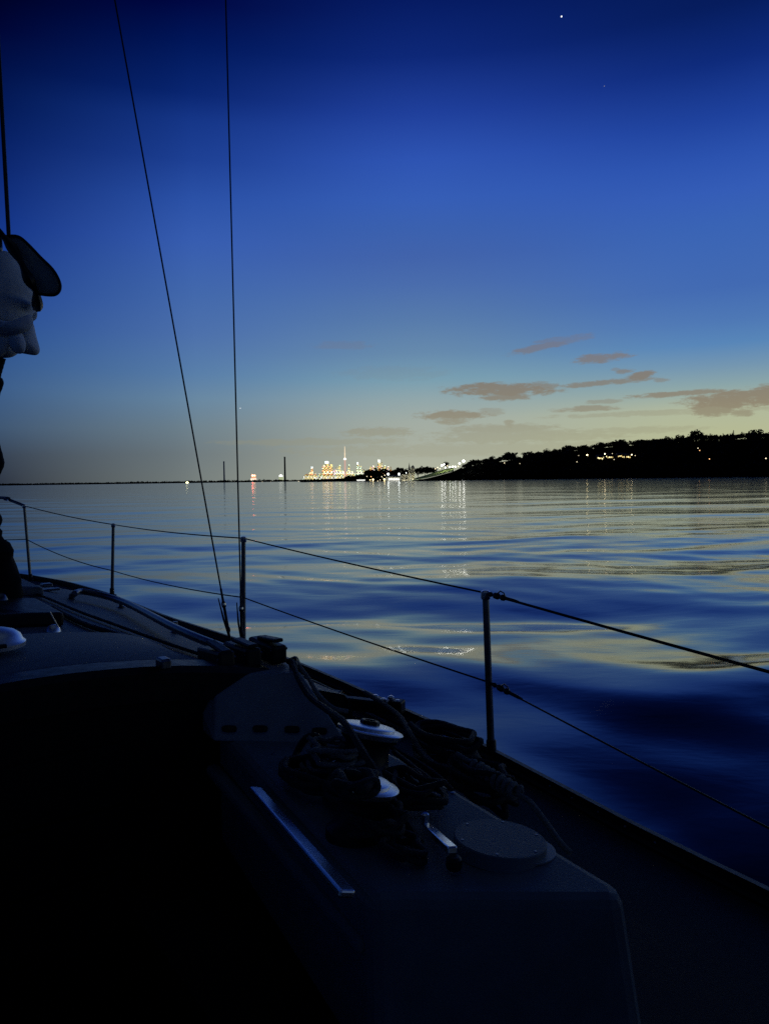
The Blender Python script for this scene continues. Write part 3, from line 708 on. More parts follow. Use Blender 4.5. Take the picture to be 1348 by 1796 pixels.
for a_ in [
    (537.5, 832.5, 7, 'o', 'low orange-lit tower at the far left end of the city', None, 'box'), (544, 829.5, 5, 'o', 'orange-lit block left of the slim tower with a bright cap', None, 'box'),
    (547.5, 821, 3.6, 'm', 'slim orange tower with a bright cap near the left end of the city', .9, 'spire'), (553, 829.5, 6, 'o', 'orange-lit block right of the slim capped tower', None, 'step'),
    (560.5, 831.5, 7, 'y', 'low yellow-lit block between the slim capped tower and the main cluster', None, 'box'), (567.5, 816.5, 5.4, 'o', 'left tower of the dense orange-speckled cluster', None, 'box'),
    (573.5, 812, 7.0, 'm', 'tallest tower of the orange-speckled cluster, with a glowing white crown', .9, 'box'), (580.5, 815.5, 6.5, 'm', 'wide dark tower full of orange windows right of the white-crowned one', None, 'box'),
    (587, 824, 5, 'p', 'shorter pinkish tower right of the orange-speckled cluster', None, 'box'), (590.5, 820.5, 4.4, 'y', 'yellow-lit tower left of the taller yellow twin', None, 'step'),
    (595.5, 816, 4.8, 'y', 'taller yellow-lit tower midway between cluster and needle tower', None, 'box'), (600.5, 826, 4.5, 'y', 'short yellow tower left of the foot of the needle tower', None, 'box'),
    (603, 826.5, 3.6, 'p', 'pink-lit tower touching the left foot of the needle tower', None, 'spire'), (608.5, 828, 4, 'o', 'small orange tower at the right foot of the needle tower', None, 'box'),
    (612.5, 815.5, 4.4, 'y', 'slim yellow tower with a bright top right of the needle tower', None, 'step'), (617.5, 827, 4.2, 'y', 'short yellow block right of the slim yellow tower', None, 'box'),
    (622.5, 831.5, 4.5, 'g', 'low pale block in the gap right of the slim yellow tower', None, 'box'), (627.5, 813.5, 4.0, 'g', 'slim greenish-white tower with a bright tip', .7, 'spire'),
    (632.5, 818.5, 4.4, 'g', 'greenish-white tower right of the one with a bright tip', None, 'box'), (638.5, 823.5, 5, 'g', 'shorter pale green tower left of the big domed tree', None, 'step'),
    (644, 825, 5, 'y', 'yellow tower partly behind the left of the domed tree', None, 'box'), (649.5, 819.5, 5, 'o', 'orange-lit tower rising over the left shoulder of the domed tree', None, 'box'),
    (654.5, 816.5, 5, 'p', 'pinkish-white tower directly above the domed tree', None, 'box'), (665, 809.5, 5, 'm', 'tall orange tower with a white cap above the right of the domed tree', .8, 'box'),
    (670, 811.5, 5, 'o', 'orange tower leaning against the white-capped one above the domed tree', None, 'step'), (674.5, 817, 4.6, 'y', 'yellow tower above the left flood lamp', None, 'box'),
    (680, 818.5, 5, 'p', 'pale pink tower seen above the trees between the flood lamps', None, 'box'), (685.5, 819.5, 5, 'o', 'last orange tower at the right end of the city', None, 'step')]:
    px, top, w, k, lab, cr, shp = a_
    skyscraper(px, top, w, k, lab, G, cr, None, shp)
x = 533.0
while x < 690:
    w = rnd.uniform(3.0, 5.5)
    skyscraper(x, rnd.uniform(833, 839.5), w, rnd.choice('oyygp'), 'small lit block crowding the foot of the city skyline', 'small lit blocks along the foot of the city', None, 10900 + rnd.uniform(-200, 200))
    x += w * rnd.uniform(1.0, 1.7)
# needle tower with pod
ctY = 11400; g = P(605.3, 843, ctY); t = P(605.3, 783, ctY); h = t.z - g.z
ct = empty('needle_tower', g, 'very tall lit needle tower with a round pod and antenna mast', 'tower')
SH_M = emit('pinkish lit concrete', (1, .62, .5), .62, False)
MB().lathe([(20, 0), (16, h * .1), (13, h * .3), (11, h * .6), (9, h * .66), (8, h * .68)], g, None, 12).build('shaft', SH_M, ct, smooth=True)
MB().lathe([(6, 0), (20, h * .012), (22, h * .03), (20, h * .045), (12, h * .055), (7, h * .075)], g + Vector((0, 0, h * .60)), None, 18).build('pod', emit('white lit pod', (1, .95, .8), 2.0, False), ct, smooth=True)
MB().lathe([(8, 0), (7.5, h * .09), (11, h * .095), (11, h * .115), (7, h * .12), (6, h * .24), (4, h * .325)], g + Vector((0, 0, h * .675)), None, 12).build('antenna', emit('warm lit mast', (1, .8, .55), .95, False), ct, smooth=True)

# stars
for (px, py, d, st, lab) in [(984, 29, 2.5, 1.5, 'bright white star high in the sky, upper right'), (421.5, 716, 2.0, 1.0, 'small star low in the sky just right of the second stay'), (1059, 151, 1.4, .28, 'very faint star below and right of the bright one')]:
    c = P(px, py, 24000); r = d * c.length / F / 2 * .9
    o = MB().sphere((0, 0, 0), r, 10, 6).build('star', emit('starlight', (.9, .95, 1), st, False)); o.location = c
    tag(o, lab, 'star', 'stars')
#BOAT
# ================================================================ the yacht we stand on
BO = Vector((-.81, 1.70, 0)); BU = Vector((-.6, .8, 0)); BR = Vector((.8, .6, 0)); UP = Vector((0, 0, 1))
BAX = Matrix((BU, -BR, UP)).transposed()            # columns: forward, port, up
def Wb(a, s, z): return BO + BU * a + BR * s + UP * z
def AS(p): d = Vector(p) - BO; return d.dot(BU), d.dot(BR)
def sheer(a):
    hb = interp([(-4.6, 1.0), (-3, 1.2), (-1.7, 1.31), (-.72, 1.375), (0, 1.44), (1.0, 1.475), (1.86, 1.475), (3.0, 1.425), (4.27, 1.40), (5.0, 1.28), (5.56, 1.10), (6.3, .75), (7.0, .36), (7.5, .03)], a)
    z = interp([(-4.6, .98), (-1.7, .985), (-.72, 1.0), (0, 1.03), (1.86, 1.07), (3.0, 1.065), (4.27, 1.085), (5.56, 1.13), (7.5, 1.22)], a)
    return hb, z
def camber(s): return 1.47 - .17 * (s / .95) ** 2
def PC(px, py, off=0.0):
    z = 1.4
    for _ in range(12): z = .5 * z + .5 * (camber(AS(PZ(px, py, z))[1]) + off)
    return PZ(px, py, z)
boat = empty('sailboat', BO.copy(), 'dark sailing yacht in the foreground with wire lifelines, chrome winches and a cambered cabin top', 'sailboat')
A_ = [-4.6 + i * .22 for i in range(56)]; A_[-1] = 7.5
# hull sides
rows = []
for fs, zz in ((1.0, None), (.985, .75), (.93, .35), (.80, 0.0), (.45, -.35), (.02, -.5)):
    rows.append([Wb(a, sheer(a)[0] * fs, sheer(a)[1] if zz is None else zz) for a in A_])
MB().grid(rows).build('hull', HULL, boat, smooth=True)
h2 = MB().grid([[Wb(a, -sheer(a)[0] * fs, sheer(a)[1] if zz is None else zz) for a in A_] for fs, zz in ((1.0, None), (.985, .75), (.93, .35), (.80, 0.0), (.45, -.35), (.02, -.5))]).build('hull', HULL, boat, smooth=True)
MB().prism([Wb(-4.6, s, .98) for s in (-1.0, 1.0)] + [Wb(-4.62, s, -.5) for s in (.3, -.3)], [Wb(-4.66, s, .98) for s in (-1.0, 1.0)] + [Wb(-4.68, s, -.5) for s in (.3, -.3)]).build('transom', HULL, boat)
# decks
side = lambda sg, s0, a0, a1: [[Wb(a, sg * (s0 + (sheer(a)[0] - s0) * t), sheer(a)[1] + .03 * (1 - t)) for a in [a0 + (a1 - a0) * i / 40 for i in range(41)]] for t in (0, .33, .66, 1)]
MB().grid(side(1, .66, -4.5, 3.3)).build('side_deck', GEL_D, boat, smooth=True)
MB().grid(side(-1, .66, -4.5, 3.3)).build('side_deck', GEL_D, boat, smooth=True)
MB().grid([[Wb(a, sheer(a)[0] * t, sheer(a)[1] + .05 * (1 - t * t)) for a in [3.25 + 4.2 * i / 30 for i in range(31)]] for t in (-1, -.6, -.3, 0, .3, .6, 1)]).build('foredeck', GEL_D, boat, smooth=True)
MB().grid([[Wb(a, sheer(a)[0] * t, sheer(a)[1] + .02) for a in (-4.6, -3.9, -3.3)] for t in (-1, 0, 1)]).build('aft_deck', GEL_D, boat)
# toe rails (perforated alloy extrusion)
for sg in (1, -1):
    mb = MB(); rr = []
    for dx, dz in ((.006, .0), (.006, .032), (-.014, .034), (-.016, .012), (-.035, .008), (-.035, 0)):
        rr.append([Wb(a, sg * (sheer(a)[0] + dx), sheer(a)[1] + dz + .003) for a in A_])
    tr = mb.grid(rr).build('toe_rail', BLACK, boat)
    if sg == 1:
        for (px, py) in ((940, 1393), (978, 1413), (1018, 1438), (1060, 1465), (1108, 1494)):
            p = PZ(px, py, 1.03); a, s = AS(p); hb, z = sheer(a)
            MB().sphere(Wb(a, hb - .020, z + .022), .0042, 8, 6).build('bolt', STEEL_T, tr, smooth=True)
# cabin trunk
sv = [-.95 + 1.9 * i / 20 for i in range(21)]
def cabz(a, s): return camber(s) - (0 if a < 2.9 else (a - 2.9) * .35)
av = [.15, .5, 1, 1.5, 2, 2.5, 2.9, 3.15, 3.35]
MB().grid([[Wb(a, s * (1 if a < 2.9 else 1 - (a - 2.9) * .3), cabz(a, s)) for s in sv] for a in av]).build('cabin_top', GEL, boat, smooth=True)
for sg in (1, -1):
    MB().grid([[Wb(a, sg * .95 * (1 if a < 2.9 else 1 - (a - 2.9) * .3), cabz(a, .95)) for a in av], [Wb(a, sg * .975 * (1 if a < 2.9 else 1 - (a - 2.9) * .3), cabz(a, .95) - .03) for a in av], [Wb(a, sg * 1.02 * (1 if a < 2.9 else 1 - (a - 2.9) * .2), 1.05) for a in av]]).build('cabin_side', GEL, boat, smooth=True)
MB().grid([[Wb(3.35, s * .86, cabz(3.35, s)) for s in sv], [Wb(3.75, s * .8, 1.1) for s in sv]]).build('cabin_front', GEL, boat, smooth=True)
# aft bulkhead with companionway boards
MB().prism([Wb(.15, s, camber(s) - .002) for s in sv] + [Wb(.15, .95, .45), Wb(.15, -.95, .45)], [Wb(.19, s, camber(s) - .002) for s in sv] + [Wb(.19, .95, .45), Wb(.19, -.95, .45)]).build('bulkhead', COCK, boat)
for k in range(4): MB().box(Wb(.135, -.05, .72 + k * .17), (.02, .56, .162), BAX).build('washboard', COCK, boat, bevel=.003)
# traveller beam across the cabin's aft end
tb = [s for s in [-.9 + .1 * i for i in range(17)]]
MB().grid([[Wb(a, s, camber(s) + dz) for s in tb] for a, dz in ((.135, -.05), (.13, .03), (.14, .048), (.232, .048), (.236, .0))]).build('traveller_track', BLACK, boat)
MB().box(Wb(.17, -.36, 1.505), (.09, .12, .035), BAX).build('traveller_car', BLACK, boat, bevel=.008)
# sea hood over the companionway
hood = [(.235, -.52), (.235, .41), (.45, .45), (.60, .472), (.67, .475), (.715, .455), (.735, .41), (.75, .26), (.80, .08), (.81, -.06), (.79, -.26), (.73, -.42), (.66, -.5)]
def hood_front(s):
    return .81 - .05 * (abs(s) / .40) ** 2 - (.10 * ((abs(s) - .40) / .07) ** 2 if abs(s) > .40 else 0)
hs_ = [-.5 + .97 * i / 40 for i in range(41)]
rows = []
for f, dz in ((0, -.01), (0, .030), (.012, .040), (.04, .045), (.5, .045), (.96, .045), (.988, .040), (1.0, .030), (1.0, -.01)):
    rows.append([Wb(.235 + (hood_front(s_) - .235) * f, s_, camber(s_) + dz) for s_ in hs_])
MB().grid(rows).build('sea_hood', GEL, boat, smooth=True)
for s_ in (-.502, .472):
    MB().prism([Wb(.235, s_, camber(s_) + .032), Wb(hood_front(s_), s_, camber(s_) + .032), Wb(hood_front(s_), s_, camber(s_) - .01), Wb(.235, s_, camber(s_) - .01)],
               [Wb(.235, s_ + .018, camber(s_) + .022), Wb(hood_front(s_) - .01, s_ + .018, camber(s_) + .022), Wb(hood_front(s_) - .01, s_ + .018, camber(s_) - .015), Wb(.235, s_ + .018, camber(s_) - .015)]).build('hood_edge', GEL_LIT, boat, bevel=.005)  # the bevel's lit look is put into its paler colour
MB().box(PC(287, 1163, .06), (.05, .03, .03), BAX).build('hood_stop', STEEL_T, boat, bevel=.006)
# forward hatch, deck vents
hc = PC(30, 1028, .03); ha, hs = AS(hc)
fh = MB().prism([Wb(2.2, s, camber(s) + .05) for s in (-.25, .0, .25, .49)] + [Wb(2.72, s, camber(s) + .05) for s in (.49, .25, 0, -.25)], [Wb(2.2, s, camber(s)) for s in (-.25, .0, .25, .49)] + [Wb(2.72, s, camber(s)) for s in (.49, .25, 0, -.25)]).build('forward_hatch', GEL, boat, bevel=.02)
MB().box(PC(82, 1026, .065), (.06, .05, .018), BAX).build('hatch_latch', STEEL_T, fh, bevel=.006)
MB().box(PC(88, 1034, .01), (.05, .10, .012), BAX).build('hinge', STEEL_T, fh, bevel=.004)
MB().prism([Wb(1.18, s, camber(s) + .055) for s in (-.3, 0, .22, .34)] + [Wb(1.66, s, camber(s) + .055) for s in (.34, .22, 0, -.3)], [Wb(1.18, s, camber(s)) for s in (-.3, 0, .22, .34)] + [Wb(1.66, s, camber(s)) for s in (.34, .22, 0, -.3)]).build('smoked_hatch', BLACK, boat, bevel=.012)
vc = P(-14, 1128, 2.12)
vt = MB().lathe([(.088, 0), (.09, .012), (.082, .02), (.076, .034), (.06, .046), (.035, .054), (.01, .057)], vc - UP * .012, None, 32).build('mushroom_vent', CHROME, boat, smooth=True)
MB().box(vc + Vector((.052, -.066, .004)), (.045, .03, .010), Matrix.Rotation(R(35), 3, 'Z')).build('vent_slot', BLACK, vt, bevel=.003)
v2 = P(94, 1113, 2.72)
vt = MB().lathe([(.028, 0), (.028, .01), (.022, .024), (.014, .034), (.004, .038)], v2, None, 20).build('mushroom_vent', CHROME, boat, smooth=True)
MB().tube([P(88, 1073, 2.74), P(103, 1101, 2.72)], .0022, 6).build('pin', STEEL, vt)
MB().lathe([(.03, 0), (.03, .02), (.02, .045), (.006, .055)], P(2, 1062, 3.1), None, 16).build('mushroom_vent', STEEL_T, boat, smooth=True)
# grab rail on the cabin edge
gp = [PC(126, 1048, .0), PC(130, 1042, .035), PC(150, 1038, .05), PC(215, 1055, .052), PC(310, 1103, .052), PC(395, 1138, .052), PC(428, 1152, .048), PC(436, 1160, .0)]
gr = MB().tube(spline(gp, 8), .0165, 10).build('grab_rail', STEEL_T, boat, smooth=True)
for (px, py) in ((213, 1066), (308, 1110), (412, 1152)):
    c = PC(px, py, 0)
    MB().tube([c, c + UP * .05], .011, 10).lathe([(.024, 0), (.024, .006), (.014, .010)], c, None, 16).build('rail_foot', STEEL_T, gr, smooth=True)
# instrument riser beside the coaming with four line slots
rbl, rbr = PZ(374, 1300, 1.288), PZ(612, 1306, 1.288); rtl, rtr = PZ(378, 1182, 1.435), PZ(528, 1180, 1.43)
back = [Wb(.36, .49, 1.28), Wb(.36, .80, 1.28), Wb(.36, .80, 1.425), Wb(.36, .49, 1.44)]
rs = MB().add([rbl, rbr, rtr, rtl] + back, [(0, 1, 2, 3), (4, 7, 6, 5), (3, 2, 6, 7), (1, 5, 6, 2), (0, 3, 7, 4), (0, 4, 5, 1)]).build('riser', GEL_LIT, boat, bevel=.006)  # brightness of this facing side is put into the paler gelcoat
nrm = ((rbr - rbl).cross(rtl - rbl)).normalized(); nrm = nrm if nrm.y < 0 else -nrm
for (px, py) in ((402, 1278), (456, 1278), (512, 1279), (560, 1282)):
    d = ray(px, py); o_ = Vector((0, 0, CAM_Z)); p0 = rbl
    c = o_ + d * ((p0 - o_).dot(nrm) / d.dot(nrm))
    M_ = frame_z(nrm, rbr - rbl)
    pts = [(.021 * math.copysign(abs(math.cos(t)) ** .6, math.cos(t)), .009 * math.copysign(abs(math.sin(t)) ** .6, math.sin(t))) for t in [2 * math.pi * k / 18 for k in range(18)]]
    MB().prism([c + M_ @ Vector((x, y, .003)) for x, y in pts], [c + M_ @ Vector((x, y, -.004)) for x, y in pts]).build('line_slot', BLACK, rs)
# coamings, with bright trim on the inner edge
ci0, co0 = AS(PZ(650, 1577, 1.29)), AS(PZ(1084, 1552, 1.29))
for sg in (1, -1):
    top = [(.12, .495), (.12, .79), (-.4, .775), co0, (co0[0] - .03, co0[1] - .03), (ci0[0] - .02, ci0[1] + .03), ci0]
    cm = MB().prism([Wb(a, sg * s, 1.29) for a, s in top], [Wb(a, sg * (s + (.07 if s > .6 else 0)), .98 if s > .6 else .96) for a, s in top]).build('coaming', GEL, boat, bevel=.022)
    i0, i1 = PZ(450, 1384, 1.287), PZ(613, 1568, 1.300)
    if sg == -1:
        i0, i1 = [Wb(AS(p)[0], -AS(p)[1], p.z) for p in (i0, i1)]
    d = (i1 - i0); lat = Vector((-d.y, d.x, 0)).normalized(); lat = lat if lat.dot(BR) > 0 else -lat
    ax = frame_z(d.cross(lat).normalized() * (1 if d.cross(lat).z > 0 else -1) + lat * .30, d)
    MB().box((i0 + i1) / 2 - lat * .004, (d.length, .030, .014), ax).build('trim_strip', SATIN, cm, bevel=.004)
    j0, j1 = [Wb(a, sg * s, 1.19) for a, s in ((.1, .465), (-.82, .345))]
    d = (j1 - j0)
    MB().box((j0 + j1) / 2, (d.length, .035, .03), frame_z(UP, d)).build('moulding', GEL, cm, bevel=.01)
# cockpit: seats, sole, ends
for sg in (1, -1):
    MB().prism([Wb(.15, sg * .48, .93), Wb(-3.3, sg * .40, .93), Wb(-3.3, sg * .18, .93), Wb(.15, sg * .20, .93)], [Wb(.15, sg * .48, .5), Wb(-3.3, sg * .40, .5), Wb(-3.3, sg * .18, .5), Wb(.15, sg * .20, .5)]).build('cockpit_seat', COCK, boat)
    MB().prism([Wb(-.8, sg * .36, 1.0), Wb(-3.3, sg * .36, 1.0), Wb(-3.3, sg * .70, 1.0), Wb(-.8, sg * .70, 1.0)], [Wb(-.8, sg * .36, .5), Wb(-3.3, sg * .36, .5), Wb(-3.3, sg * .70, .5), Wb(-.8, sg * .70, .5)]).build('locker', COCK, boat)
MB().box(Wb(-1.6, 0, .47), (3.5, 1.0, .04), BAX).build('cockpit_sole', COCK, boat)
MB().box(Wb(-3.32, 0, .75), (.06, 1.5, .55), BAX).build('aft_bulkhead', COCK, boat)
# round lid on the coaming
TILT = (UP + BR * .10).normalized()
lc_ = PZ(876, 1476, 1.303)
MB().lathe([(.088, -.02), (.0885, .0062), (.0865, .008), (.001, .008)], lc_, frame_z(TILT), 48).build('round_lid', GEL, boat, smooth=True)
mb = MB(); q0 = PZ(905, 1488, 1.292)
for k in range(28):
    a0, a1 = 2 * math.pi * k / 28, 2 * math.pi * (k + 1) / 28
MB().lathe([(.070, -.002), (.0715, .0015), (.070, .002), (.001, .002)], q0 + BR * .004, frame_z(TILT), 40).build('lid_seat', GEL_LIT, boat)  # offset ring; the crescent's reflected light is put into its colour
for k in range(6):
    a = k * 1.047 + .3; p = lc_ + frame_z(TILT) @ Vector((.078 * math.cos(a), .078 * math.sin(a), .0078))
    MB().lathe([(.0032, 0), (.0030, .0012), (.0005, .0014)], p, frame_z(TILT), 10).build('screw', STEEL_T, boat)
for (a_, s_) in ((-.15, .53), (-.15, .75), (-.62, .47), (-.62, .73)):
    MB().lathe([(.006, 0), (.0055, .0015), (.0005, .002)], Wb(a_, s_, 1.2905), None, 10).build('screw', STEEL_T, boat)
# winches
def winch(px, py, z, rad, tilt, twist):
    c = PZ(px, py, z); ax = frame_z(tilt); k = rad / .068
    w = MB().lathe([(.062 * k, -.125), (.064 * k, -.105), (.057 * k, -.098), (.050 * k, -.085), (.046 * k, -.055), (.048 * k, -.042), (.058 * k, -.034), (.060 * k, -.028)], c, ax, 40, lambda a, z: 1 + (.012 * math.sin(a * 20) if -.09 < z < -.05 else 0)).build('winch', BLACK, boat, smooth=True)
    MB().lathe([(.060 * k, -.026), (.069 * k, -.016), (.070 * k, -.0125), (.068 * k, -.0105), (.050 * k, -.0085), (.001 * k, -.0085)], c, ax, 48).build('self_tailing_ring', CHROME, w, smooth=True)
    MB().lathe([(.054 * k, -.009), (.0550 * k, -.004), (.053 * k, -.0025), (.040 * k, -.001), (.024 * k, .0008), (.001 * k, .001)], c + ax @ Vector((-.004, .003, 0)), ax, 48).build('winch_cap', CHROME, w, smooth=True)
    MB().lathe([(.021 * k, .000), (.0215 * k, .007), (.0185 * k, .010), (.013 * k, .0095), (.0115 * k, .003), (.001, .003)], c + ax @ Vector((-.004, .003, 0)), ax, 8).build('handle_socket', BLACK, w)
    a = twist
    MB().box(c + ax @ Vector((math.cos(a) * .052 * k, math.sin(a) * .052 * k, -.012)), (.035, .016, .010), ax @ Matrix.Rotation(a, 3, 'Z')).build('feeder_arm', BLACK, w, bevel=.003)
winch(651, 1271, 1.405, .079, UP + BR * .22 + Vector((.03, .06, 0)), 2.2)
winch(642, 1366, 1.395, .068, UP + BR * .24 + Vector((.0, -.02, 0)), 3.6)

# rope clutches, cheek block, jam cleat
for k in range(3):
    s = .555 + k * .088
    cb = MB().box(Wb(.26, s, 1.462), (.17, .052, .058), BAX @ Matrix.Rotation(R(4 - k * 3), 3, 'Y')).build('rope_clutch', BLACK, boat, bevel=.008)
    MB().box(Wb(.24, s, 1.500), (.12, .032, .012), BAX @ Matrix.Rotation(R(-6 + 5 * k), 3, 'Y')).build('lever', BLACK, cb, bevel=.004)
    MB().tube([Wb(.185, s - .03, 1.475), Wb(.185, s + .03, 1.475)], .004, 8).build('pin', STEEL_T, cb, smooth=True)
bl = MB().lathe([(.022, -.014), (.026, -.008), (.026, .008), (.022, .014)], P(517, 1166, 2.26), frame_z(BR + Vector((0, -.6, .3))), 20).build('turning_block', BLACK, boat, smooth=True)
MB().tube([P(509, 1156, 2.24), P(520, 1162, 2.22), P(521, 1172, 2.22)], .003, 6).build('block_shackle', STEEL_T, bl, smooth=True)
jc = MB().box(PZ(581, 1333, 1.30), (.07, .03, .012), BAX).build('jam_cleat', BLACK, boat, bevel=.003)
MB().tube([PZ(574, 1330, 1.315), PZ(590, 1325, 1.32)], .0045, 8).build('cleat_jaw', STEEL, jc, smooth=True)
# genoa track with car on the rail
gt = MB().tube([Wb(a, sheer(a)[0] - .10, sheer(a)[1] + .022) for a in [-.25 + .13 * i for i in range(18)]], .011, 6).build('genoa_track', BLACK, boat)
def rail_pt(px, py, up, inn):
    p = PZ(px, py, 1.1)
    for _ in range(8): a, s = AS(p); p = PZ(px, py, sheer(a)[1] + up)
    return p
c0, c1 = rail_pt(588, 1233, .04, 0), rail_pt(695, 1243, .05, 0)
car = MB(); d = (c1 - c0); car.box((c0 + c1) / 2 + UP * .004, (d.length, .045, .05), frame_z(UP, d)); car.box(c0 + UP * .02, (.05, .05, .06), frame_z(UP, d)); car.box(c1 + UP * .008, (.06, .055, .055), frame_z(UP, d))
car = car.build('genoa_car', BLACK, boat, bevel=.008)
for (px, py) in ((658, 1222), (672, 1228), (685, 1224), (697, 1231), (580, 1219)):
    p = c0 + (c1 - c0) * ((px - 588) / 107); p = P(px, py, p.y)
    MB().lathe([(.009, -.012), (.009, 0), (.013, .001), (.013, .008), (.008, .012), (.002, .013)], p - UP * .004, frame_z(UP), 12).build('sheave_bolt', STEEL, car, smooth=True)
ch = MB().tube([rail_pt(752, 1276, .05, 0), rail_pt(790, 1295, .05, 0)], .005, 8).build('fairlead', STEEL, boat, smooth=True)
MB().tube([rail_pt(758, 1290, .02, 0), rail_pt(779, 1302, .02, 0)], .007, 8).build('fairlead_bar', STEEL, ch, smooth=True)
# stanchions and lifelines
ST = {}
def stanchion(key, bx, by, bz, tx, ty, mx, my, r=.0125):
    b = PZ(bx, by, bz); t = P(tx, ty, b.y); m_ = P(mx, my, b.y)
    ST[key] = (b, t, m_)
    s = MB().tube([b, b + (t - b) * .5, t], [r * 1.08, r, r * .95], 14).build('stanchion', STEEL_T, boat, smooth=True)
    MB().lathe([(r * 1.1, -.022), (r * 1.35, -.018), (r * 1.35, .004), (r * .8, .009), (.001, .010)], t, None, 14).build('stanchion_cap', STEEL, s, smooth=True)
    MB().lathe([(.034, -.012), (.034, .004), (.018, .010), (.0175, .055), (.015, .058)], b, None, 16).build('stanchion_base', BLACK, s, smooth=True)
stanchion('A', 861, 1326, 1.035, 851, 1040, 858, 1197, .0122)
stanchion('B', 427, 1140, 1.085, 427, 944, 427, 1048)
stanchion('C', 197, 1044, 1.10, 199, 920, 198, 1001)
stanchion('D', 54, 1018, 1.13, 43, 887, 47, 946)
Eb = Wb(-1.9, 1.28, .985); Et = Vector((Eb.x, Eb.y, 1.50)); Em = Vector((Eb.x, Eb.y, 1.08)); ST['E'] = (Eb, Et, Em)
s = MB().tube([Eb, Et], .0125, 12).build('stanchion', STEEL_T, boat, smooth=True)
def sag(p, q_, d, n=10): return [p + (q_ - p) * (i / n) - UP * (d * 4 * (i / n) * (1 - i / n)) for i in range(n + 1)]
for idx, (nm, zz) in enumerate((('lifeline', 1), ('lifeline', 2))):
    mb = MB()
    D_, C_, B_, A2, E_ = [ST[k][zz] for k in 'DCBAE']
    for p, q_, sg_, r in ((D_, C_, .012 if idx == 0 else .03, .0042), (C_, B_, .012 if idx == 0 else .02, .0038), (B_, A2, .006, .0036), (A2, E_, .005, .0048 if idx == 0 else .003)):
        mb.tube(sag(p, q_, sg_), r, 6)
    if idx == 1: mb.tube(sag(Wb(6.9, .4, 1.50), D_, .02), .0042, 6)
    ll = mb.build(nm, WIRE, boat, smooth=True)
    d = (E_ - A2).normalized(); ax = frame_z(d)
    b0 = A2 + d * .012
    MB().lathe([(.004, 0), (.007, .006), (.009, .016), (.0055, .024), (.006, .03), (.0105, .036), (.0115, .052), (.007, .06), (.0075, .068), (.011, .074), (.0105, .082), (.006, .09), (.0058, .13), (.004, .15)], b0, ax, 12).build('turnbuckle', WIRE, ll, smooth=True)
    MB().tube([b0 + d * .05 + UP * .010, b0 + d * .064 + UP * .020, b0 + d * .082 + UP * .016, b0 + d * .088 + UP * .004], .0025, 6).build('shackle', STEEL_T, ll, smooth=True)
# pulpit
Dt = ST['D'][1]
pu = MB().tube(spline([Dt, P(20, 878, Dt.y + .1), P(0, 873, Dt.y + .15), Wb(6.9, .45, 1.86), Wb(7.45, 0, 1.90), Wb(6.9, -.45, 1.86), Wb(5.56, -1.05, 1.82)], 8), .0135, 10)
pu.tube([Wb(6.9, .45, 1.86), Wb(6.95, .36, 1.2)], .0125, 10); pu.tube([Wb(6.9, -.45, 1.86), Wb(6.95, -.36, 1.2)], .0125, 10)
pp = pu.build('pulpit', STEEL_T, boat, smooth=True)
MB().tube([P(8, 874.5, Dt.y + .1), P(14, 876.5, Dt.y + .1)], .015, 8).build('glint_sleeve', STEEL, pp, smooth=True)  # bright sleeve added where the tube only shows a glint
# mast, boom, shrouds
mc = Wb(3.0, 0, 0)
ms = MB().lathe([(.075, 1.45), (.075, 6), (.07, 10), (.055, 12.5)], mc, None, 16).build('mast', STEEL_T, boat, smooth=True)
MB().tube([mc + UP * 6.2, Vector((-.98, 4.45, 6.2))], [.03, .015], 8).build('spreader', STEEL_T, ms, smooth=True)
def shroud(b, t, fork):
    d = (t - b).normalized()
    w = MB().tube([b + d * .26, t], .0046, 6).build('shroud', WIRE, boat, smooth=True)
    ax = frame_z(d)
    MB().lathe([(.007, .30), (.0085, .27), (.006, .265)][::-1] + [(.010, .255), (.012, .24)][::0 or 1][:0] , b, ax, 10) if False else None
    MB().lathe([(.005, 0), (.006, .06), (.011, .07), (.011, .085), (.0075, .09), (.0075, .19), (.011, .195), (.0115, .215), (.0065, .225), (.0055, .29)], b, ax, 10).build('turnbuckle', WIRE, w, smooth=True)
    MB().lathe([(.008, 0), (.0125, .004), (.0125, .014), (.008, .018)], b + d * .20, ax, 10).build('lock_nut', STEEL, w, smooth=True)
    if fork: MB().tube([b + d * .01, b + d * .12 + Vector((-.016, 0, .012)), b + d * .24 + Vector((-.022, 0, .0))], [.004, .006, .003], 6).build('cotter_strap', WIRE, w, smooth=True)
b1 = P(405, 1130, 3.75); t1 = Vector((-2.45, 4.1, 11.3))
shroud(b1, t1, True)
b2 = P(424.5, 1136, 3.9)
d2 = P(396, 0, 4.22) - b2; shroud(b2, b2 + d2 * 1.5, True)
bm_c = P(-66, 640, 1.66)
MB().lathe([(.05, -.02), (.058, 0), (.058, 2.75), (.05, 2.8)], bm_c, frame_z(BU + UP * -.02), 16).build('boom', STEEL_T, boat, smooth=True)
tl0 = P(16, 414, 1.62); tl1 = P(3, 175, 1.66)
MB().tube([tl0, tl0 + (tl1 - tl0) * 1.0, tl0 + (tl1 - tl0) * 20], .0045, 6).build('topping_lift', WIRE, boat, smooth=True)

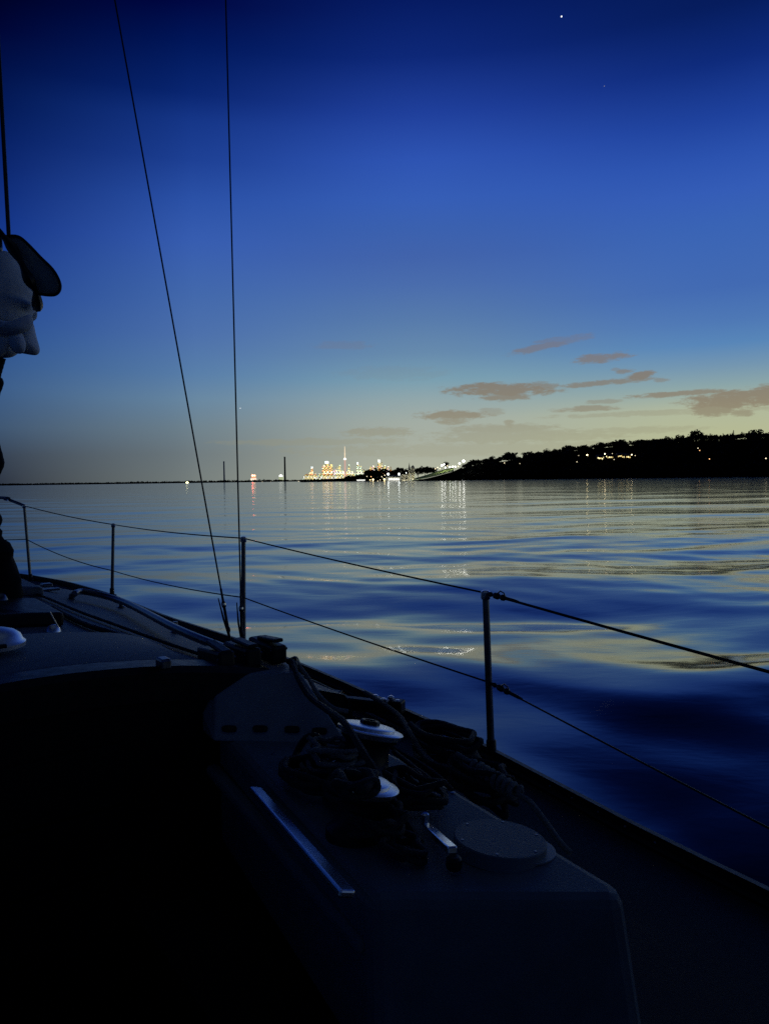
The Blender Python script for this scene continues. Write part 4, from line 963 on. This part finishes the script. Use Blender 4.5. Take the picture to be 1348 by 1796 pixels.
# ---------------------------------------------------------------- flaked mainsail on the boom
sc_ = P(-6, 513, 1.66)
sail = empty('mainsail', sc_, 'pale mainsail rolled and tied in a bulging bundle on the boom at the left edge', 'sail')
rg = random.Random(4)
prof = []
for i in range(40):
    t = i / 39; l = -.075 + 2.6 * t ** 2.2
    r = .086 * math.sqrt(max(0.0, 1 - max(0, (.0 - l) / .076) ** 2.2)) if l < 0 else .086 + .05 * min(1, l)
    prof.append((max(r, .002), l))
ax = frame_z(BU + UP * -.02, UP)
def wob(a, z): return 1 + .05 * math.sin(a * 3 + z * 9 + .5) + .03 * math.sin(a * 5 - z * 21) + .022 * abs(math.sin(a * 6.5 + z * 33 + math.sin(a * 2))) + .010 * math.sin(a * 17 + z * 60)
MB().lathe(prof, sc_, ax, 56, wob).build('sail_roll', CLOTH, sail, smooth=True)
def sheet(pts2, Y, th, name, m, parent, bulge=.012, seed=1, smooth=True):
    """a fold of cloth: outline in photo pixels at depth Y, filled as a fan round its centre with thickness and a bulge"""
    cx = sum(p[0] for p in pts2) / len(pts2); cy = sum(p[1] for p in pts2) / len(pts2)
    mb = MB(); rows = []
    K = 6
    ctr = [Vector((x, y, 0)) for x, y in pts2]; sp = spline(ctr + [ctr[0]], 4)[:-1]
    for k in range(K + 1):
        f = k / K
        rows.append([P(cx + (p.x - cx) * f, cy + (p.y - cy) * f, Y - bulge * (1 - f * f) + .003 * math.sin(p.x * .09 + seed) * f) for p in sp])
    n = len(sp); vs = [v for r in rows for v in r]; fs = []
    for k in range(K):
        for j in range(n): fs.append((k * n + j, k * n + (j + 1) % n, (k + 1) * n + (j + 1) % n, (k + 1) * n + j))
    o = MB().add(vs, fs).build(name, m, parent, smooth=smooth)
    s_ = o.modifiers.new('thickness', 'SOLIDIFY'); s_.thickness = th; s_.offset = 0
    return o
sheet([(12, 413), (30, 416), (48, 428), (70, 452), (92, 474), (104, 495), (105, 508), (98, 516), (84, 517), (66, 514), (56, 497), (42, 472), (26, 446), (13, 430)], 1.60, .010, 'headboard_flap', CLOTH_D, sail, .006, 2)
sheet([(-40, 552), (-12, 560), (16, 566), (40, 562), (54, 553), (58, 566), (50, 578), (24, 586), (-8, 584), (-40, 576)], 1.615, .006, 'cloth_fold', CLOTH, sail, .02, 7)
sheet([(-36, 574), (-10, 580), (10, 582), (22, 592), (16, 606), (6, 622), (-8, 626), (-30, 618)], 1.64, .005, 'cloth_fold', CLOTH, sail, .014, 9)
sheet([(20, 584), (32, 580), (40, 590), (44, 604), (42, 617), (32, 619), (24, 612), (18, 600)], 1.625, .005, 'cloth_fold', CLOTH, sail, .010, 11)
MB().tube(spline([P(x, y, 1.588) for x, y in ((14, 414), (32, 415), (48, 427), (71, 451), (93, 473), (104.5, 494), (105.5, 508), (98, 516.5), (84, 517.5), (66, 515))], 4), .0032, 8).build('piping', BLACK, sail, smooth=True)
sheet([(30, 572), (46, 566), (56, 566), (62, 590), (68, 612), (66, 620), (58, 621), (40, 618), (26, 616), (18, 600)], 1.66, .006, 'cloth_fold', CLOTH, sail, .022, 1)
sheet([(-30, 585), (0, 585), (28, 586), (36, 598), (34, 614), (22, 624), (4, 626), (-20, 624), (-40, 610)], 1.70, .006, 'cloth_fold', CLOTH, sail, .03, 3)
sheet([(52, 512), (66, 514), (68, 526), (64, 540), (63, 558), (57, 562), (54, 545)], 1.70, .006, 'cloth_fold', CLOTH, sail, .01, 5)
for k in range(3):
    cc_ = sc_ + ax @ Vector((0, 0, .10 + .55 * k)); R_ = .093 + .02 * k
    MB().tube([cc_ + ax @ Vector((R_ * math.cos(t * .2618), R_ * math.sin(t * .2618), .004 * math.sin(t))) for t in range(25)], .006, 6).build('sail_tie', CLOTH_D, sail, smooth=True)
mb = MB(); sp = spline([P(-20, 402, 1.6), P(0, 408, 1.585), P(20, 432, 1.575), P(38, 462, 1.57), P(52, 492, 1.575), P(64, 514, 1.60), P(66, 540, 1.66)], 6)
mb.tube(sp, [.009 + .003 * math.sin(i * .6) for i in range(len(sp))], 8).build('sail_tie', BLACK, sail, smooth=True)
MB().box(P(-6, 426, 1.585), (.022, .02, .035)).build('buckle', STEEL_T, sail, bevel=.006)

# ---------------------------------------------------------------- ropes and loose gear
def rope(pts, r, m, label, name='rope', loc=None, group=None):
    pts = spline(pts, 8)
    o = MB().tube(pts, [r * (1 + .05 * math.sin(i * 1.9)) for i in range(len(pts))], 8).build(name, m, smooth=True, loc=pts[0])
    tag(o, label, 'rope', group); return o
rope([P(6, 628, 1.70), P(1, 645, 1.70), P(-3, 662, 1.70), P(2, 672, 1.71), P(-6, 700, 1.72), P(-8, 760, 1.74), P(1, 800, 1.75), P(3, 815, 1.75), P(-6, 840, 1.76), P(-10, 890, 1.78), P(-1, 908, 1.79), P(-3, 920, 1.79), P(-22, 960, 1.80), P(-50, 1040, 1.82), Wb(.17, -.36, 1.52)], .0065, ROPE_D, 'dark slack rope hanging from the boom end at the left edge')
rope([P(512, 1160, 2.22), P(524, 1192, 2.1), P(543, 1222, 2.0), P(575, 1246, 1.86), P(604, 1268, 1.72), P(636, 1318, 1.60), P(668, 1368, 1.53), P(694, 1412, 1.47), P(720, 1455, 1.42), P(738, 1482, 1.42)], .0085, ROPE_D, 'thick dark sheet running from the turning block over the nearer winches')
rope([P(520, 1162, 2.24), P(541, 1190, 2.2), P(556, 1215, 2.15), P(582, 1240, 2.1), P(610, 1248, 2.1)], .0065, ROPE_L, 'added paler strand standing in for the highlight beside the thick dark sheet')  # second rope added where a light highlight runs beside the sheet
rope([P(640, 1215, 2.75), P(668, 1232, 2.6), P(700, 1256, 2.4), P(718, 1285, 2.2), P(738, 1318, 2.05), P(758, 1338, 1.95), P(790, 1350, 1.9)], .0085, ROPE_D, 'dark rope leading from the bolted rail car down to the piled rope')
rope([P(672, 1302, 1.86), P(700, 1318, 1.82), P(735, 1338, 1.76), P(768, 1362, 1.70), P(792, 1386, 1.66)], .006, ROPE_D, 'thin dark rope crossing the coaming right of the nearer winch')
rope([P(690, 1318, 1.80), P(724, 1345, 1.72), P(752, 1366, 1.66), P(781, 1392, 1.60)], .006, ROPE_D, 'second thin dark rope crossing the coaming below the first')
rope([PZ(508, 1358, 1.30), P(520, 1322, 1.86), P(534, 1298, 1.85), P(550, 1291, 1.84), P(565, 1302, 1.83), P(572, 1322, 1.84), PZ(573, 1350, 1.30)], .0095, ROPE_D, 'arched loop of dark rope standing up in front of the slotted panel')
def coil(cx, cy, z, rx, ry, turns, r, m, label, seed, zspan=.06, nz_=.012):
    rg = random.Random(seed); c = PZ(cx, cy, z); pts = []
    N_ = turns * 9
    for i in range(N_):
        a = 2 * math.pi * i / 9; f = i / N_
        k = 1 + .22 * math.sin(i * .7 + seed)
        off = BU * (ry * math.cos(a) * k + rg.uniform(-nz_, nz_)) + BR * (rx * math.sin(a) * k + rg.uniform(-nz_, nz_)) + UP * (zspan * f + rg.uniform(-.008, .010))
        pts.append(c + off)
    return rope(pts, r, m, label, 'rope_coil')
coil(548, 1372, 1.305, .042, .085, 7, .0075, ROPE_D, 'heap of black rope on the coaming left of the nearer winch', 3, .035)
coil(612, 1408, 1.305, .040, .070, 7, .0075, ROPE_D, 'heap of black rope between the second winch and the coaming edge', 5, .03)
coil(664, 1452, 1.305, .045, .065, 6, .0075, ROPE_D, 'coil of black rope just left of the bright winch handle', 9, .04)
coil(590, 1350, 1.31, .05, .06, 6, .006, ROPE_L, 'paler rope tail tangled between the two winches', 41, .07, .02)
coil(716, 1400, 1.305, .035, .07, 5, .007, ROPE_D, 'tangle of dark rope right of the second winch', 43, .05, .02)
coil(700, 1492, 1.302, .028, .045, 3, .0065, ROPE_D, 'small loop of black rope at the near end of the coiled heap', 12, .02)
coil(792, 1352, 1.14, .060, .11, 9, .0085, ROPE_D, 'big heap of black rope at the foot of the nearest stanchion', 15, .12, .02)
coil(852, 1406, 1.14, .05, .10, 7, .0085, ROPE_D, 'heap of black rope between the round lid and the toe rail', 21, .10, .02)
coil(618, 1378, 1.412, .034, .048, 4, .0085, ROPE_D, 'turns of black rope thrown over the top of the second winch', 31, .012, .016)
# pale rope wound on itself, tail falling to the side deck
w0, w1 = P(832, 1346, 1.93), P(908, 1392, 1.80); d = (w1 - w0); ax = frame_z(d.normalized(), UP)
pts = [P(800, 1322, 1.98), P(820, 1334, 1.95)]
for i in range(8 * 10):
    a = 2 * math.pi * i / 10; pts.append(w0 + d * (i / 80) + ax @ Vector((math.cos(a) * .016, math.sin(a) * .016, 0)))
pts += [w1, P(926, 1404, 1.78), P(946, 1428, 1.74), P(966, 1456, 1.70), P(984, 1480, 1.66), P(1000, 1497, 1.64)]
o = MB().tube(spline(pts, 3), .0072, 8).build('wound_rope', ROPE_L, smooth=True, loc=w0); tag(o, 'pale rope wound in tight turns with its tail falling along the coaming', 'rope')
# control line and shade strip on the cabin top
rope([PC(50, 1036, .012), PC(95, 1054, .012), PC(140, 1073, .012), PC(195, 1093, .012), PC(250, 1113, .012), PC(310, 1134, .012), PC(360, 1150, .012), PC(400, 1158, .03), Wb(.33, .66, 1.455)], .0065, ROPE_D, 'dark line led along the cabin top under the grab rail')
rope([PC(92, 1066, .012), PC(125, 1084, .012), PC(160, 1099, .012), PC(205, 1113, .012), PC(262, 1137, .012), PC(310, 1155, .012), PC(345, 1163, .02), Wb(.33, .56, 1.455)], .0105, ROPE_D, 'added dark line standing in for shade along the edge of the sliding hatch hood')  # dark rope added where only shade falls beside the hood
# loose winch handle
h0, h1 = PZ(746, 1436, 1.315), PZ(793, 1506, 1.312)
wh = empty('winch_handle', h0, 'bright metal winch handle lying beside the round lid', 'handle')
d = (h1 - h0); ax = frame_z(UP + BR * .14 + BU * .12, d)
mb = MB(); L2 = d.length / 2; cc = (h0 + h1) / 2
oc = [(-L2, -.0055), (-L2 + .01, -.0085), (L2 - .015, -.0105), (L2, -.009), (L2, .009), (L2 - .015, .0105), (-L2 + .01, .0085), (-L2, .0055)]
mb.prism([cc + ax @ Vector((x, y, .007)) for x, y in oc], [cc + ax @ Vector((x, y, -.007)) for x, y in oc]).build('arm', STEEL, wh, bevel=.003)
MB().lathe([(.013, -.014), (.0145, -.010), (.0145, .004), (.010, .009)], h1 + d.normalized() * .008, frame_z(UP), 20).build('grip', BLACK, wh, smooth=True)
MB().lathe([(.008, -.012), (.008, .008), (.005, .011)], h0 - d.normalized() * .003, frame_z(UP), 12).build('drive_stub', STEEL, wh, smooth=True)
# black canvas bundle at the left edge
bc = P(-14, 1050, 3.2); ba, bs = AS(bc); bc = Wb(ba, bs, camber(bs))
o = MB().lathe([(.10, 0), (.115, .05), (.112, .12), (.10, .18), (.095, .215), (.105, .25), (.085, .285), (.06, .30), (.05, .315), (.052, .335), (.04, .35), (.01, .36)], (0, 0, 0), None, 28,
               lambda a, z: 1 + .08 * math.sin(a * 2 + z * 14) + .05 * math.sin(a * 5 - z * 40)).build('canvas_bundle', CANVAS, smooth=True)
o.location = bc; tag(o, 'black lumpy canvas bundle standing on the cabin top at the left edge', 'bundle')
#print('winch', proj(Wb(.2, .75, 1.46)), 'bundle', proj(bc), 'sheer', [tuple(round(v) for v in proj(Wb(a, sheer(a)[0], sheer(a)[1] + .045))) for a in (-1.7, -.72, -.3, 0, .5, 1, 1.86, 4.27, 5.56)])
